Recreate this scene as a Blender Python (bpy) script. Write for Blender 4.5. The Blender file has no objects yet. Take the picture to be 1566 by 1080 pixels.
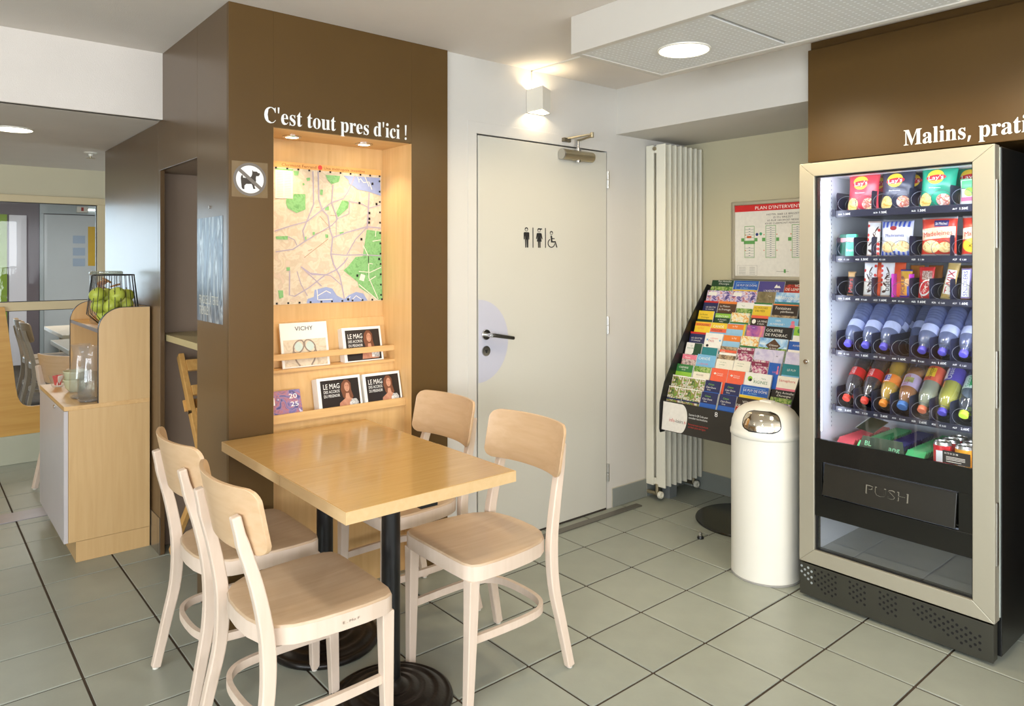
import bpy, bmesh, math, random
from mathutils import Vector, Matrix
RND = random.Random(11)
SC = bpy.context.scene
COL = SC.collection
PI = math.pi

def lin(c):
    return tuple((v/255/12.92 if v/255 <= .04045 else ((v/255+.055)/1.055)**2.4) for v in c)

# ---------------------------------------------------------------- camera, world, lights, exposure
cam = bpy.data.cameras.new('camera')
cam.sensor_width = 36
cam.lens = 1105.05/1566*36
cam.shift_y = (397-540)/1566
cam.clip_start = .05
camo = bpy.data.objects.new('camera', cam)
camo.location = (0, 0, 1.42)
camo.rotation_euler = (PI/2, 0, math.radians(49.94-90))
COL.objects.link(camo)
SC.camera = camo

w = bpy.data.worlds.new('daylight')
SC.world = w
w.use_nodes = True
bgn = w.node_tree.nodes['Background']
bgn.inputs[0].default_value = (.80, .90, 1, 1)
bgn.inputs[1].default_value = 3.0

vs = SC.view_settings
SC.display_settings.display_device = 'sRGB'
vs.view_transform = 'Standard'
vs.look = 'None'
vs.gamma = 1
vs.use_curve_mapping = False
vs.exposure = -0.20

def area(name, loc, aim, sx, sy, power, col=(1, 1, 1)):
    l = bpy.data.lights.new(name, 'AREA')
    l.shape = 'RECTANGLE'
    l.size, l.size_y = sx, sy
    l.energy = power
    l.color = col
    o = bpy.data.objects.new(name, l)
    o.location = loc
    o.rotation_euler = Vector(aim).to_track_quat('-Z', 'Y').to_euler()
    COL.objects.link(o)
    return o

def spot(name, loc, aim, power, angle, blend, r, col):
    l = bpy.data.lights.new(name, 'SPOT')
    l.energy = power
    l.spot_size = math.radians(angle)
    l.spot_blend = blend
    l.shadow_soft_size = r
    l.color = col
    o = bpy.data.objects.new(name, l)
    o.location = loc
    o.rotation_euler = Vector(aim).to_track_quat('-Z', 'Y').to_euler()
    COL.objects.link(o)
    return o

WARM = (1, .86, .68)
DAY = (.86, .93, 1)
# daylight through the windows of the room (left wall and the wall behind the camera)
for y in (-1.85, .55):
    area('window_daylight', (-3.16, y, 1.30), (1, 0, .10), 2.0, 1.6, 112, DAY)
for x in (-1.6, 1.2):
    area('window_daylight', (x, -3.16, 1.35), (0, 1, .10), 2.2, 1.5, 100, (.98, .97, 1))
# daylight and an added fill lamp in the room beyond the glazed partition
area('far_room_daylight', (-1.15, 11.60, 1.30), (0, -1, 0), 3.4, 1.75, 50, (.70, .85, 1))
area('far_room_fill', (1.6, 9.2, 2.42), (0, 0, -1), 1.2, 1.2, 75, (1, .97, .94))  # unseen overhead lamp, added to brighten the far door and floor
# ceiling fittings: the round downlights, the display niche spots, the sconce and the vending machine tubes
spot('panel_downlight', (2.36, 1.75, 2.236), (0, 0, -1), 55, 168, .35, .09, (1, .80, .50))
spot('panel_downlight', (2.36, .83, 2.236), (.0, 0, -1), 50, 168, .35, .09, (1, .80, .50))
for p in ((.423, 4.445), (.1, 5.5)):
    spot('ceiling_downlight', (p[0], p[1], 2.07), (0, 0, -1), 22, 140, .5, .08, WARM)
for p in ((1.0, 1.3), (-.8, .4), (.6, -1.2), (-1.2, 2.4)):
    spot('ceiling_downlight', (p[0], p[1], 2.38), (0, 0, -1), 42, 150, .5, .09, (1, .93, .82))
for p in ((1.26, 2.955), (1.59, 2.94)):
    spot('niche_spot', (p[0], p[1], 1.925), (0, -.16, -1), 6.2, 112, .7, .025, (1, .78, .5))

# ---------------------------------------------------------------- helpers
ORG = {}

def mat(name, col, rough=.5, metal=0., var=0., vsc=12., bump=0., bsc=150., spec=.5, emit=0., rand=0., stretch=None, coat=0., dirt=None):
    """principled material with noise variation, fine bump and a per-object tint"""
    m = bpy.data.materials.new(name)
    m.use_nodes = True
    nt = m.node_tree
    n = nt.nodes
    L = nt.links
    b = n['Principled BSDF']
    c = lin(col)
    b.inputs['Base Color'].default_value = (*c, 1)
    b.inputs['Roughness'].default_value = rough
    b.inputs['Metallic'].default_value = metal
    b.inputs['Specular IOR Level'].default_value = spec
    b.inputs['Coat Weight'].default_value = coat
    b.inputs['Coat Roughness'].default_value = .12
    m.diffuse_color = (*c, 1)
    if emit:
        b.inputs['Emission Color'].default_value = (*c, 1)
        b.inputs['Emission Strength'].default_value = emit
    tc = n.new('ShaderNodeTexCoord')
    co = tc.outputs['Object']
    if stretch:
        mp = n.new('ShaderNodeMapping')
        mp.inputs['Scale'].default_value = stretch
        L.new(co, mp.inputs['Vector'])
        co = mp.outputs['Vector']
    if var or rand:
        nz = n.new('ShaderNodeTexNoise')
        nz.inputs['Scale'].default_value = vsc
        nz.inputs['Detail'].default_value = 5
        L.new(co, nz.inputs['Vector'])
        mr = n.new('ShaderNodeMapRange')
        mr.inputs['From Min'].default_value = .3
        mr.inputs['From Max'].default_value = .7
        mr.inputs['To Min'].default_value = 1-var
        mr.inputs['To Max'].default_value = 1+var
        L.new(nz.outputs['Fac'], mr.inputs['Value'])
        val = mr.outputs['Result']
        if rand:
            oi = n.new('ShaderNodeObjectInfo')
            m2 = n.new('ShaderNodeMapRange')
            m2.inputs['To Min'].default_value = 1-rand
            m2.inputs['To Max'].default_value = 1+rand
            L.new(oi.outputs['Random'], m2.inputs['Value'])
            mu = n.new('ShaderNodeMath')
            mu.operation = 'MULTIPLY'
            L.new(val, mu.inputs[0])
            L.new(m2.outputs['Result'], mu.inputs[1])
            val = mu.outputs['Value']
        vm = n.new('ShaderNodeVectorMath')
        vm.operation = 'SCALE'
        vm.inputs[0].default_value = c
        L.new(val, vm.inputs['Scale'])
        L.new(vm.outputs['Vector'], b.inputs['Base Color'])
    if bump:
        nb = n.new('ShaderNodeTexNoise')
        nb.inputs['Scale'].default_value = bsc
        nb.inputs['Detail'].default_value = 3
        L.new(co, nb.inputs['Vector'])
        bp = n.new('ShaderNodeBump')
        bp.inputs['Strength'].default_value = bump
        bp.inputs['Distance'].default_value = .002
        L.new(nb.outputs['Fac'], bp.inputs['Height'])
        L.new(bp.outputs['Normal'], b.inputs['Normal'])
    return m

def wood(name, col, dark, rough=.4, axis='x', scale=1., coat=0., con=1.):
    """wood grain: noise stretched along one axis, two tones"""
    m = bpy.data.materials.new(name)
    m.use_nodes = True
    nt = m.node_tree
    n = nt.nodes
    L = nt.links
    b = n['Principled BSDF']
    b.inputs['Roughness'].default_value = rough
    b.inputs['Coat Weight'].default_value = coat
    b.inputs['Coat Roughness'].default_value = .1
    m.diffuse_color = (*lin(col), 1)
    tc = n.new('ShaderNodeTexCoord')
    mp = n.new('ShaderNodeMapping')
    s = [26*scale]*3
    s['xyz'.index(axis)] = 1.6*scale
    mp.inputs['Scale'].default_value = s
    L.new(tc.outputs['Object'], mp.inputs['Vector'])
    nz = n.new('ShaderNodeTexNoise')
    nz.inputs['Scale'].default_value = 2.2
    nz.inputs['Detail'].default_value = 7
    nz.inputs['Distortion'].default_value = .5
    L.new(mp.outputs['Vector'], nz.inputs['Vector'])
    cr = n.new('ShaderNodeValToRGB')
    cr.color_ramp.elements[0].position = .5-.22/con
    cr.color_ramp.elements[1].position = .5+.22/con
    cr.color_ramp.elements[0].color = (*lin(dark), 1)
    cr.color_ramp.elements[1].color = (*lin(col), 1)
    L.new(nz.outputs['Fac'], cr.inputs['Fac'])
    L.new(cr.outputs['Color'], b.inputs['Base Color'])
    bp = n.new('ShaderNodeBump')
    bp.inputs['Strength'].default_value = .06
    bp.inputs['Distance'].default_value = .001
    L.new(nz.outputs['Fac'], bp.inputs['Height'])
    L.new(bp.outputs['Normal'], b.inputs['Normal'])
    return m

def photo(name, cols, scale=30., seed=0., rough=.35, stretch=(1, 1, 1)):
    """a printed picture: blotches of a few colours (flat print)"""
    m = bpy.data.materials.new(name)
    m.use_nodes = True
    nt = m.node_tree
    n = nt.nodes
    L = nt.links
    b = n['Principled BSDF']
    b.inputs['Roughness'].default_value = rough
    m.diffuse_color = (*lin(cols[0]), 1)
    tc = n.new('ShaderNodeTexCoord')
    mp = n.new('ShaderNodeMapping')
    mp.inputs['Location'].default_value = (seed, seed*1.7, seed*.6)
    mp.inputs['Scale'].default_value = stretch
    L.new(tc.outputs['Object'], mp.inputs['Vector'])
    nz = n.new('ShaderNodeTexNoise')
    nz.inputs['Scale'].default_value = scale
    nz.inputs['Detail'].default_value = 4
    nz.inputs['Distortion'].default_value = 1.2
    L.new(mp.outputs['Vector'], nz.inputs['Vector'])
    cr = n.new('ShaderNodeValToRGB')
    e = cr.color_ramp.elements
    k = len(cols)
    while len(e) < k:
        e.new(.5)
    for i, c in enumerate(cols):
        e[i].position = .34+.32*i/(k-1)
        e[i].color = (*lin(c), 1)
    L.new(nz.outputs['Fac'], cr.inputs['Fac'])
    L.new(cr.outputs['Color'], b.inputs['Base Color'])
    return m

def clear(name, tint=(255, 255, 255), gloss=.08, rough=.02, edge=.5, milk=0., milk_c=(220, 228, 246)):
    """thin transparent sheet or shell: tinted see-through plus a fresnel-weighted reflection"""
    m = bpy.data.materials.new(name)
    m.use_nodes = True
    nt = m.node_tree
    n = nt.nodes
    L = nt.links
    n.remove(n['Principled BSDF'])
    out = n['Material Output']
    t = n.new('ShaderNodeBsdfTransparent')
    t.inputs[0].default_value = (*lin(tint), 1)
    g = n.new('ShaderNodeBsdfGlossy')
    g.inputs['Roughness'].default_value = rough
    lw = n.new('ShaderNodeLayerWeight')
    lw.inputs['Blend'].default_value = .25
    mr = n.new('ShaderNodeMapRange')
    mr.inputs['To Min'].default_value = gloss
    mr.inputs['To Max'].default_value = edge
    L.new(lw.outputs['Facing'], mr.inputs['Value'])
    mx = n.new('ShaderNodeMixShader')
    L.new(mr.outputs['Result'], mx.inputs[0])
    L.new(t.outputs[0], mx.inputs[1])
    L.new(g.outputs[0], mx.inputs[2])
    if milk:
        df = n.new('ShaderNodeBsdfDiffuse')
        df.inputs[0].default_value = (*lin(milk_c), 1)
        tl = n.new('ShaderNodeBsdfTranslucent')
        tl.inputs[0].default_value = (*lin(milk_c), 1)
        ad = n.new('ShaderNodeMixShader')
        L.new(df.outputs[0], ad.inputs[1])
        L.new(tl.outputs[0], ad.inputs[2])
        m2 = n.new('ShaderNodeMixShader')
        m2.inputs[0].default_value = milk
        L.new(mx.outputs[0], m2.inputs[1])
        L.new(ad.outputs[0], m2.inputs[2])
        mx = m2
    L.new(mx.outputs[0], out.inputs['Surface'])
    m.diffuse_color = (*lin(tint), .3)
    return m

_flat = {}
def flat(c, rough=.45):
    """printed or painted plain colour, cached"""
    k = (tuple(c), rough)
    if k not in _flat:
        _flat[k] = mat('print', c, rough, var=.04, vsc=60)
    return _flat[k]

_txt = {}
def text_geo(s):
    if s not in _txt:
        cu = bpy.data.curves.new('lettering', 'FONT')
        cu.body = s
        cu.resolution_u = 2
        o = bpy.data.objects.new('lettering', cu)
        me = bpy.data.meshes.new_from_object(o)
        vs_ = [(v.co.x, v.co.y) for v in me.vertices]
        fs = [tuple(p.vertices) for p in me.polygons]
        bpy.data.objects.remove(o)
        bpy.data.curves.remove(cu)
        bpy.data.meshes.remove(me)
        _txt[s] = (vs_, fs)
    return _txt[s]

class B:
    """collects shapes into one mesh"""
    def __init__(s):
        s.bm = bmesh.new()
        s.m = 0
    def face(s, pts):
        f = s.bm.faces.new([s.bm.verts.new(p) for p in pts])
        f.material_index = s.m
        return f
    def box(s, x0, x1, y0, y1, z0, z1, M=None):
        P = [Vector((x, y, z)) for x in (x0, x1) for y in (y0, y1) for z in (z0, z1)]
        if M is not None:
            P = [M @ p for p in P]
        v = [s.bm.verts.new(p) for p in P]
        for q in ((0, 1, 3, 2), (4, 6, 7, 5), (0, 4, 5, 1), (2, 3, 7, 6), (0, 2, 6, 4), (1, 5, 7, 3)):
            f = s.bm.faces.new([v[i] for i in q])
            f.material_index = s.m
        return s
    def loft(s, rings, cap=True, closed=False, ringclosed=True):
        V = [[s.bm.verts.new(p) for p in r] for r in rings]
        k = len(V[0])
        nr = len(V)
        for i in range(nr if closed else nr-1):
            a, b = V[i], V[(i+1) % nr]
            for j in range(k if ringclosed else k-1):
                f = s.bm.faces.new((a[j], a[(j+1) % k], b[(j+1) % k], b[j]))
                f.material_index = s.m
        if cap and not closed:
            for r in (list(reversed(V[0])), V[-1]):
                f = s.bm.faces.new(r)
                f.material_index = s.m
        return s
    def prism(s, pts, vec):
        vec = Vector(vec)
        p = [Vector(q) for q in pts]
        return s.loft([p, [q+vec for q in p]])
    def tube(s, pts, r, n=8, closed=False, cap=True):
        pts = [Vector(p) for p in pts]
        k = len(pts)
        rings = []
        up = None
        for i, p in enumerate(pts):
            if closed:
                t = pts[(i+1) % k]-pts[i-1]
            else:
                t = pts[min(i+1, k-1)]-pts[max(i-1, 0)]
            t.normalize()
            if up is None:
                up = Vector((0, 0, 1)) if abs(t.z) < .9 else Vector((1, 0, 0))
            a = up-t*up.dot(t)
            if a.length < 1e-4:
                a = t.orthogonal()
            a.normalize()
            up = a
            b = t.cross(a)
            rr = r[i] if isinstance(r, (list, tuple)) else r
            rings.append([p+(a*math.cos(2*PI*j/n)+b*math.sin(2*PI*j/n))*rr for j in range(n)])
        return s.loft(rings, cap=cap, closed=closed)
    def lathe(s, prof, c=(0, 0, 0), n=24, M=None, cap=True):
        c = Vector(c)
        rings = []
        for r, z in prof:
            ring = [Vector((r*math.cos(2*PI*j/n), r*math.sin(2*PI*j/n), z)) for j in range(n)]
            rings.append([(M @ p if M is not None else p+c) for p in ring])
        return s.loft(rings, cap=cap)
    def cyl(s, c, r, h, axis='z', n=20):
        c = Vector(c)
        a = {'x': (Vector((0, 1, 0)), Vector((0, 0, 1)), Vector((1, 0, 0))), 'y': (Vector((0, 0, 1)), Vector((1, 0, 0)), Vector((0, 1, 0))), 'z': (Vector((1, 0, 0)), Vector((0, 1, 0)), Vector((0, 0, 1)))}[axis]
        r0 = [c+(a[0]*math.cos(2*PI*j/n)+a[1]*math.sin(2*PI*j/n))*r for j in range(n)]
        return s.loft([r0, [p+a[2]*h for p in r0]])
    def ball(s, c, r, n=14, k=8, sq=(1, 1, 1)):
        c = Vector(c)
        rings = []
        for i in range(k+1):
            t = PI*(.04+.92*i/k)
            rings.append([c+Vector((r*sq[0]*math.sin(t)*math.cos(2*PI*j/n), r*sq[1]*math.sin(t)*math.sin(2*PI*j/n), -r*sq[2]*math.cos(t))) for j in range(n)])
        return s.loft(rings)
    def text(s, body, o, right, up, h, width=None, align='l', depth=0., maxw=None):
        """lettering with cap height h at point o"""
        V, F = text_geo(body)
        if not V:
            return s
        o, right, up = Vector(o), Vector(right).normalized(), Vector(up).normalized()
        x0 = min(v[0] for v in V)
        x1 = max(v[0] for v in V)
        sy = h/.72
        sx = width/(x1-x0) if width else sy
        if maxw and (x1-x0)*sx > maxw:
            sx = maxw/(x1-x0)
        dx = -x0 if align == 'l' else (-(x0+x1)/2 if align == 'c' else -x1)
        vv = [s.bm.verts.new(o+right*((v[0]+dx)*sx)+up*(v[1]*sy)) for v in V]
        for f in F:
            try:
                g = s.bm.faces.new([vv[i] for i in f])
                g.material_index = s.m
            except ValueError:
                pass
        return s
    def build(s, name, mats, parent=None, org=None, smooth=False, bevel=0., seg=2, weld=False, subsurf=0):
        bm = s.bm
        if weld:
            bmesh.ops.remove_doubles(bm, verts=bm.verts, dist=1e-5)
        bmesh.ops.recalc_face_normals(bm, faces=bm.faces)
        if parent is not None:
            o0 = ORG.get(parent.name, Vector((0, 0, 0)))
        elif org is not None:
            o0 = Vector(org)
        else:
            xs = [v.co for v in bm.verts]
            o0 = Vector(((min(p.x for p in xs)+max(p.x for p in xs))/2, (min(p.y for p in xs)+max(p.y for p in xs))/2, min(p.z for p in xs)))
        for v in bm.verts:
            v.co -= o0
        me = bpy.data.meshes.new(name)
        bm.to_mesh(me)
        bm.free()
        for m in (mats if isinstance(mats, (list, tuple)) else [mats]):
            me.materials.append(m)
        if smooth:
            for p in me.polygons:
                p.use_smooth = True
            if smooth != 'all':
                me.set_sharp_from_angle(angle=math.radians(38))
        o = bpy.data.objects.new(name, me)
        COL.objects.link(o)
        if parent is not None:
            o.parent = parent
        else:
            o.location = o0
        ORG[o.name] = o0
        if bevel:
            b = o.modifiers.new('bevel', 'BEVEL')
            b.width = bevel
            b.segments = seg
            b.limit_method = 'ANGLE'
            b.angle_limit = math.radians(40)
        if subsurf:
            b = o.modifiers.new('subsurf', 'SUBSURF')
            b.levels = b.render_levels = subsurf
        return o

def tag(o, label, cat, group=None):
    o['label'] = label
    o['category'] = cat
    if group:
        o['group'] = group
    return o

def struct(o):
    o['kind'] = 'structure'
    return o

def thing(name, label, cat, loc=(0, 0, 0), group=None):
    o = bpy.data.objects.new(name, None)
    o.empty_display_size = .05
    COL.objects.link(o)
    o.location = loc
    ORG[o.name] = Vector(loc)
    return tag(o, label, cat, group)

def empty_struct(name, loc=(0, 0, 0)):
    o = bpy.data.objects.new(name, None)
    o.empty_display_size = .05
    COL.objects.link(o)
    o.location = loc
    ORG[o.name] = Vector(loc)
    o['kind'] = 'structure'
    return o

def dup(root, label=None, loc=None, rz=None, group=None):
    r = root.copy()
    COL.objects.link(r)
    for ch in root.children:
        c = ch.copy()
        COL.objects.link(c)
        c.parent = r
        for g in ch.children:
            d = g.copy()
            COL.objects.link(d)
            d.parent = c
    if loc is not None:
        r.location = loc
    if rz is not None:
        r.rotation_euler = (0, 0, rz)
    if label:
        r['label'] = label
    if group:
        r['group'] = group
    return r

# ---------------------------------------------------------------- materials
M_WALL = mat('painted_plaster', (200, 196, 188), .85, var=.015, vsc=3, bump=.25, bsc=260)
M_WALLY = mat('beige_paint', (196, 188, 160), .8, var=.015, vsc=3, bump=.1)
M_ALC = mat('cream_paint', (192, 184, 154), .85, var=.015, vsc=3, bump=.2, bsc=260)
M_CEIL = mat('ceiling_plaster', (216, 208, 199), .9, var=.02, vsc=4, bump=.45, bsc=220)
M_BROWN = mat('brown_laminate', (88, 65, 32), .36, var=.03, vsc=6, bump=.03, bsc=400, spec=.3)
M_TILE = mat('floor_tile', (150, 154, 142), .34, var=.045, vsc=9, bump=.12, bsc=90, rand=.04)
M_GROUT = mat('grout', (66, 54, 42), .9, var=.25, vsc=5, bump=.3)
M_BASE = mat('grey_tile', (132, 136, 130), .4, var=.04, vsc=8)
M_DOOR = mat('door_paint', (193, 190, 178), .45, var=.01, vsc=3, bump=.05)
M_DGAP = mat('dark_gap', (46, 38, 30), .8)
M_WHITE = mat('white_enamel', (222, 218, 206), .28, var=.01)
M_CREAM = mat('cream_enamel', (224, 220, 203), .38, var=.01)
M_BLACK = mat('black_plastic', (22, 22, 22), .35, var=.08)
M_BLKMET = mat('black_steel', (20, 20, 21), .3, metal=.2, var=.05)
M_CHROME = mat('chrome', (205, 205, 205), .14, metal=1, var=.02)
M_STEEL = mat('brushed_steel', (190, 188, 182), .32, metal=1, var=.04, stretch=(1, 1, 40))
M_BRASS = mat('satin_nickel', (176, 164, 136), .35, metal=.9, var=.03)
M_PAPER = mat('paper', (236, 234, 228), .7, var=.02)
M_NICHE = wood('birch_veneer', (222, 184, 128), (206, 164, 106), .38, 'z', .8, con=.7)
M_TABLE = wood('table_laminate', (190, 152, 93), (174, 135, 76), .24, 'x', 1.3, coat=.35, con=.8)
M_TEDGE = wood('table_edging', (212, 182, 136), (202, 168, 120), .4, 'y', 1, con=.6)
M_OAK = wood('oak_laminate', (206, 172, 122), (192, 155, 104), .4, 'z', .9, con=.6)
M_CHAIR = wood('bleached_beech', (218, 199, 182), (208, 188, 168), .38, 'z', 1, con=.7)
M_SEAT = wood('seat_beech', (198, 173, 144), (183, 154, 123), .33, 'x', 1, coat=.15, con=.7)
M_HONEY = wood('honey_beech', (214, 166, 98), (196, 146, 80), .4, 'z', 1)
M_GLASS = clear('window_glass', (248, 251, 251), .025, .01, .35)
M_PANE = clear('door_glass', (252, 254, 254), .035, .01, .35)
M_LAMP = mat('lamp_diffuser', (255, 244, 220), .5, emit=9)
M_SIGNW = mat('white_lettering', (240, 240, 236), .5, var=.01)
M_INK = mat('black_ink', (18, 18, 18), .6, var=.05)

# ---------------------------------------------------------------- the setting
FX, FY = 2.873, 2.505         # one joint crossing of the tile grid
TX, TY = .3010, .3055
b = B()
b.box(-3.3, 4.0, -3.3, 12.0, -.06, -.004)
floor = struct(b.build('floor', M_GROUT, org=(0, 0, 0)))
bt = B()
bt.box(-TX/2+.0042, TX/2-.0042, -TY/2+.0042, TY/2-.0042, -.012, 0)
tile0 = None
FWD = Vector((math.cos(math.radians(49.94)), math.sin(math.radians(49.94)), 0))
RGT = Vector((FWD.y, -FWD.x, 0))
cells = []
for i in range(-4, 21):
    for j in range(-19, 32):
        cx, cy = FX-(i+.5)*TX, FY-(j+.5)*TY
        if not (-3.3 < cx < 3.8 and -3.3 < cy < 12):
            continue
        d = cx*FWD.x+cy*FWD.y
        u = (cx*RGT.x+cy*RGT.y)/max(d, .01)
        hid = (.95 < cx < 1.9 and cy > 3.1) or (cy > 2.95 and cx > 1.9) or (cx > 3.1 and cy < 1.4) or cy > 6.2 or (cy > 3.9 and cx > 1.0)
        cells.append((hid or d < 1.6 or abs(u) > .84, d, cx, cy))
cells.sort()
rest = B()
for k, (out, d, cx, cy) in enumerate(cells):
    z = RND.uniform(-.0009, .0006)
    if not out and k < 298:
        if tile0 is None:
            tile0 = bt.build('tile', M_TILE, parent=floor, bevel=.0016, seg=1)
            t = tile0
        else:
            t = tile0.copy()
            COL.objects.link(t)
            t.parent = floor
        t.location = (cx, cy, z)
    else:
        rest.box(cx-TX/2+.0042, cx+TX/2-.0042, cy-TY/2+.0042, cy+TY/2-.0042, -.012, z)
rest.build('tile_field', M_TILE, parent=floor)['kind'] = 'stuff'

ZC = 2.40
b = B()
b.box(-3.3, 4.0, -3.3, 3.72, ZC, ZC+.1)
ceiling = struct(b.build('ceiling', M_CEIL))
b = B()
b.box(-3.3, 2.6, 3.72, 6.6, 2.085, 2.2)
b.box(-3.3, 2.6, 3.70, 3.74, 2.085, ZC)
low = struct(b.build('ceiling_lowered', M_CEIL))
b = B()
b.box(3.14, 3.80, 1.60, 2.82, 2.14, ZC)
struct(b.build('beam_alcove', M_WALL))

# door wall y = 2.80, with the opening for the door
YD = 2.80
b = B()
b.box(1.90, 2.128, YD, YD+.12, 0, ZC)
b.box(2.128, 3.060, YD, YD+.12, 2.036, ZC)
b.box(3.060, 3.90, YD, YD+.12, 0, ZC)
wall_door = struct(b.build('wall_back', M_WALL))
b = B()
b.box(3.78, 3.90, 1.0, YD, 0, 2.2)
struct(b.build('wall_alcove', M_ALC))
b = B()
b.box(3.78, 3.90, -3.3, 1.0, 0, ZC)
b.box(3.20, 3.78, .62, .72, 0, 1.856)
struct(b.build('wall_right', M_BROWN))
# brown fascia above the vending machine, with a recessed strip on top
b = B()
b.box(3.12, 3.20, -2.2, 1.636, 1.857, 2.362)
b.box(3.135, 3.20, -2.2, 1.63, 2.3625, ZC-.001)
fascia = struct(b.build('wall_fascia', M_BROWN, bevel=.002))
b = B()
b.box(3.20, 3.78, -2.2, 1.6, 1.857, 1.9)
struct(b.build('wall_recess_top', M_BROWN))

# baseboards of the alcove: grey tiles with pale joints
for nm, (ax, a0, a1, f) in {'baseboard_back': ('x', 3.098, 3.78, YD), 'baseboard_alcove': ('y', 1.3, 2.80, 3.78)}.items():
    g = empty_struct(nm, ((a0+a1)/2, f, 0) if ax == 'x' else (f, (a0+a1)/2, 0))
    p = a0
    if ax == 'y':
        p = 2.435-.305*4
    while p < a1-.01:
        q = min(p+.302, a1)
        b = B()
        if ax == 'x':
            b.box(p+.0015, q-.0015, f-.010, f, .002, .108)
        else:
            b.box(f-.010, f, p+.0015, q-.0015, .002, .112)
        b.build('tile', M_BASE, parent=g, bevel=.001, seg=1)
        p = q+.003
    b = B()
    if ax == 'x':
        b.box(a0, a1, f-.006, f, 0, .110)
    else:
        b.box(f-.006, f, a0, a1, 0, .114)
    b.build('joint', mat('pale_joint', (190, 184, 166), .8), parent=g)

# ---- toilet door (door_1)
door = empty_struct('door_1', (2.592, YD, 0))
b = B()
b.box(2.136, 3.052, YD-.004, YD+.036, .010, 2.026)
b.build('door_leaf', M_DOOR, parent=door, bevel=.002)
b = B()
b.box(2.120, 3.068, YD+.04, YD+.05, 0, 2.045)
b.build('rebate', M_DGAP, parent=door)
b = B()
for x0, x1, z0, z1 in ((2.075, 2.129, 0, 2.034), (3.059, 3.098, 0, 2.034), (2.075, 3.098, 2.034, 2.09)):
    b.box(x0, x1, YD-.0025, YD+.002, z0, z1)
b.build('door_frame', mat('frame_paint', (200, 196, 188), .7, var=.01), parent=door, bevel=.0008)
for z in (1.874, 1.048, .211):
    b = B()
    b.cyl((3.058, YD-.010, z-.05), .008, .047, n=10)
    b.cyl((3.058, YD-.010, z+.001), .008, .047, n=10)
    b.box(3.048, 3.056, YD-.008, YD, z-.05, z+.048)
    b.build('hinge', M_STEEL, parent=door, smooth=True)
# pale half disc behind the handle
pts = [(2.137, YD-.005, 1.021-.203)]
for k in range(25):
    a = -PI/2+PI*k/24
    pts.append((2.137+.187*math.cos(a), YD-.005, 1.021+.203*math.sin(a)))
pts.append((2.137, YD-.005, 1.021+.203))
b = B()
b.prism([Vector(p) for p in pts[1:-1]], (0, -.0012, 0))
b.build('push_plate', mat('lilac_film', (180, 180, 192), .4, var=.01), parent=door)
b = B()
b.cyl((2.180, YD-.016, 1.052), .026, .010, 'y', 24)
b.cyl((2.180, YD-.060, 1.052), .010, .046, 'y', 16)
hd = b.build('handle_rose', M_CHROME, parent=door, smooth=True, bevel=.002)
b = B()
b.tube([(2.180, YD-.058, 1.052), (2.195, YD-.060, 1.051), (2.315, YD-.060, 1.030)], [.0095, .010, .009], 12)
b.build('handle', mat('dark_steel', (96, 92, 86), .22, metal=.9), parent=door, smooth=True)
b = B()
b.cyl((2.180, YD-.013, .972), .025, .008, 'y', 24)
b.m = 1
b.cyl((2.180, YD-.015, .974), .007, .003, 'y', 12)
b.box(2.1775, 2.1825, YD-.0155, YD-.012, .962, .974)
b.build('lock_escutcheon', [M_CHROME, M_BLACK], parent=door, smooth=True)
# pictograms on the leaf
b = B()
yp = YD-.0050
def pic(px, pz):       # glyph units (0..1400, 0..1080 down) to the door plane
    return Vector((2.384+px*.000254, yp, 1.6265-pz*.000189))
def ppoly(p):
    b.prism([pic(*q) for q in p], (0, -.0008, 0))
def parc(cx, cy, r, w_, a0, a1, n=20):
    o_ = [(cx+r*math.cos(a0+(a1-a0)*k/n), cy-r*1.2*math.sin(a0+(a1-a0)*k/n)) for k in range(n+1)]
    i_ = [(cx+(r-w_)*math.cos(a0+(a1-a0)*k/n), cy-(r-w_)*1.2*math.sin(a0+(a1-a0)*k/n)) for k in range(n+1)]
    for k in range(n):
        ppoly([o_[k], o_[k+1], i_[k+1], i_[k]])
ppoly([(175, 365), (195, 348), (305, 348), (325, 365), (325, 548), (308, 548), (300, 400), (296, 768), (262, 768), (256, 550), (246, 550), (242, 768), (218, 768), (212, 400), (200, 548), (178, 548)])
parc(248, 272, 42, 10, 0, 2*PI)
parc(248, 268, 44, 24, .1, PI-.1)
for x in (425, 770):
    ppoly([(x-10, 218), (x+10, 218), (x+12, 768), (x-8, 768)])
ppoly([(545, 360), (640, 360), (662, 380), (690, 525), (668, 530), (632, 420), (664, 598), (632, 600), (634, 768), (604, 768), (602, 600), (592, 600), (590, 768), (566, 768), (562, 600), (530, 598), (566, 420), (530, 530), (508, 525), (528, 380)])
parc(592, 286, 42, 9, 0, 2*PI)
parc(592, 280, 44, 26, .2, PI-.2)
ppoly([(600, 240), (640, 230), (680, 236), (672, 262), (635, 272)])
parc(940, 350, 42, 10, 0, 2*PI)
parc(940, 346, 44, 24, .1, PI-.1)
ppoly([(916, 430), (936, 416), (956, 430), (966, 492), (1030, 492), (1030, 520), (966, 520), (970, 574), (1060, 574), (1112, 752), (1084, 756), (1044, 616), (930, 616)])
parc(940, 635, 106, 22, 2.0, 2*PI-.05, 26)
b.build('toilet_pictogram', M_INK, parent=door)
# threshold bar under the door
b = B()
b.box(2.05, 3.25, YD-.10, YD-.055, 0, .006)
b.m = 1
b.box(2.14, 3.05, YD-.004, YD+.03, 0, .010)
struct(b.build('trim_1', [mat('door_sill', (112, 108, 100), .4, metal=.5), M_DGAP], bevel=.001))
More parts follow.
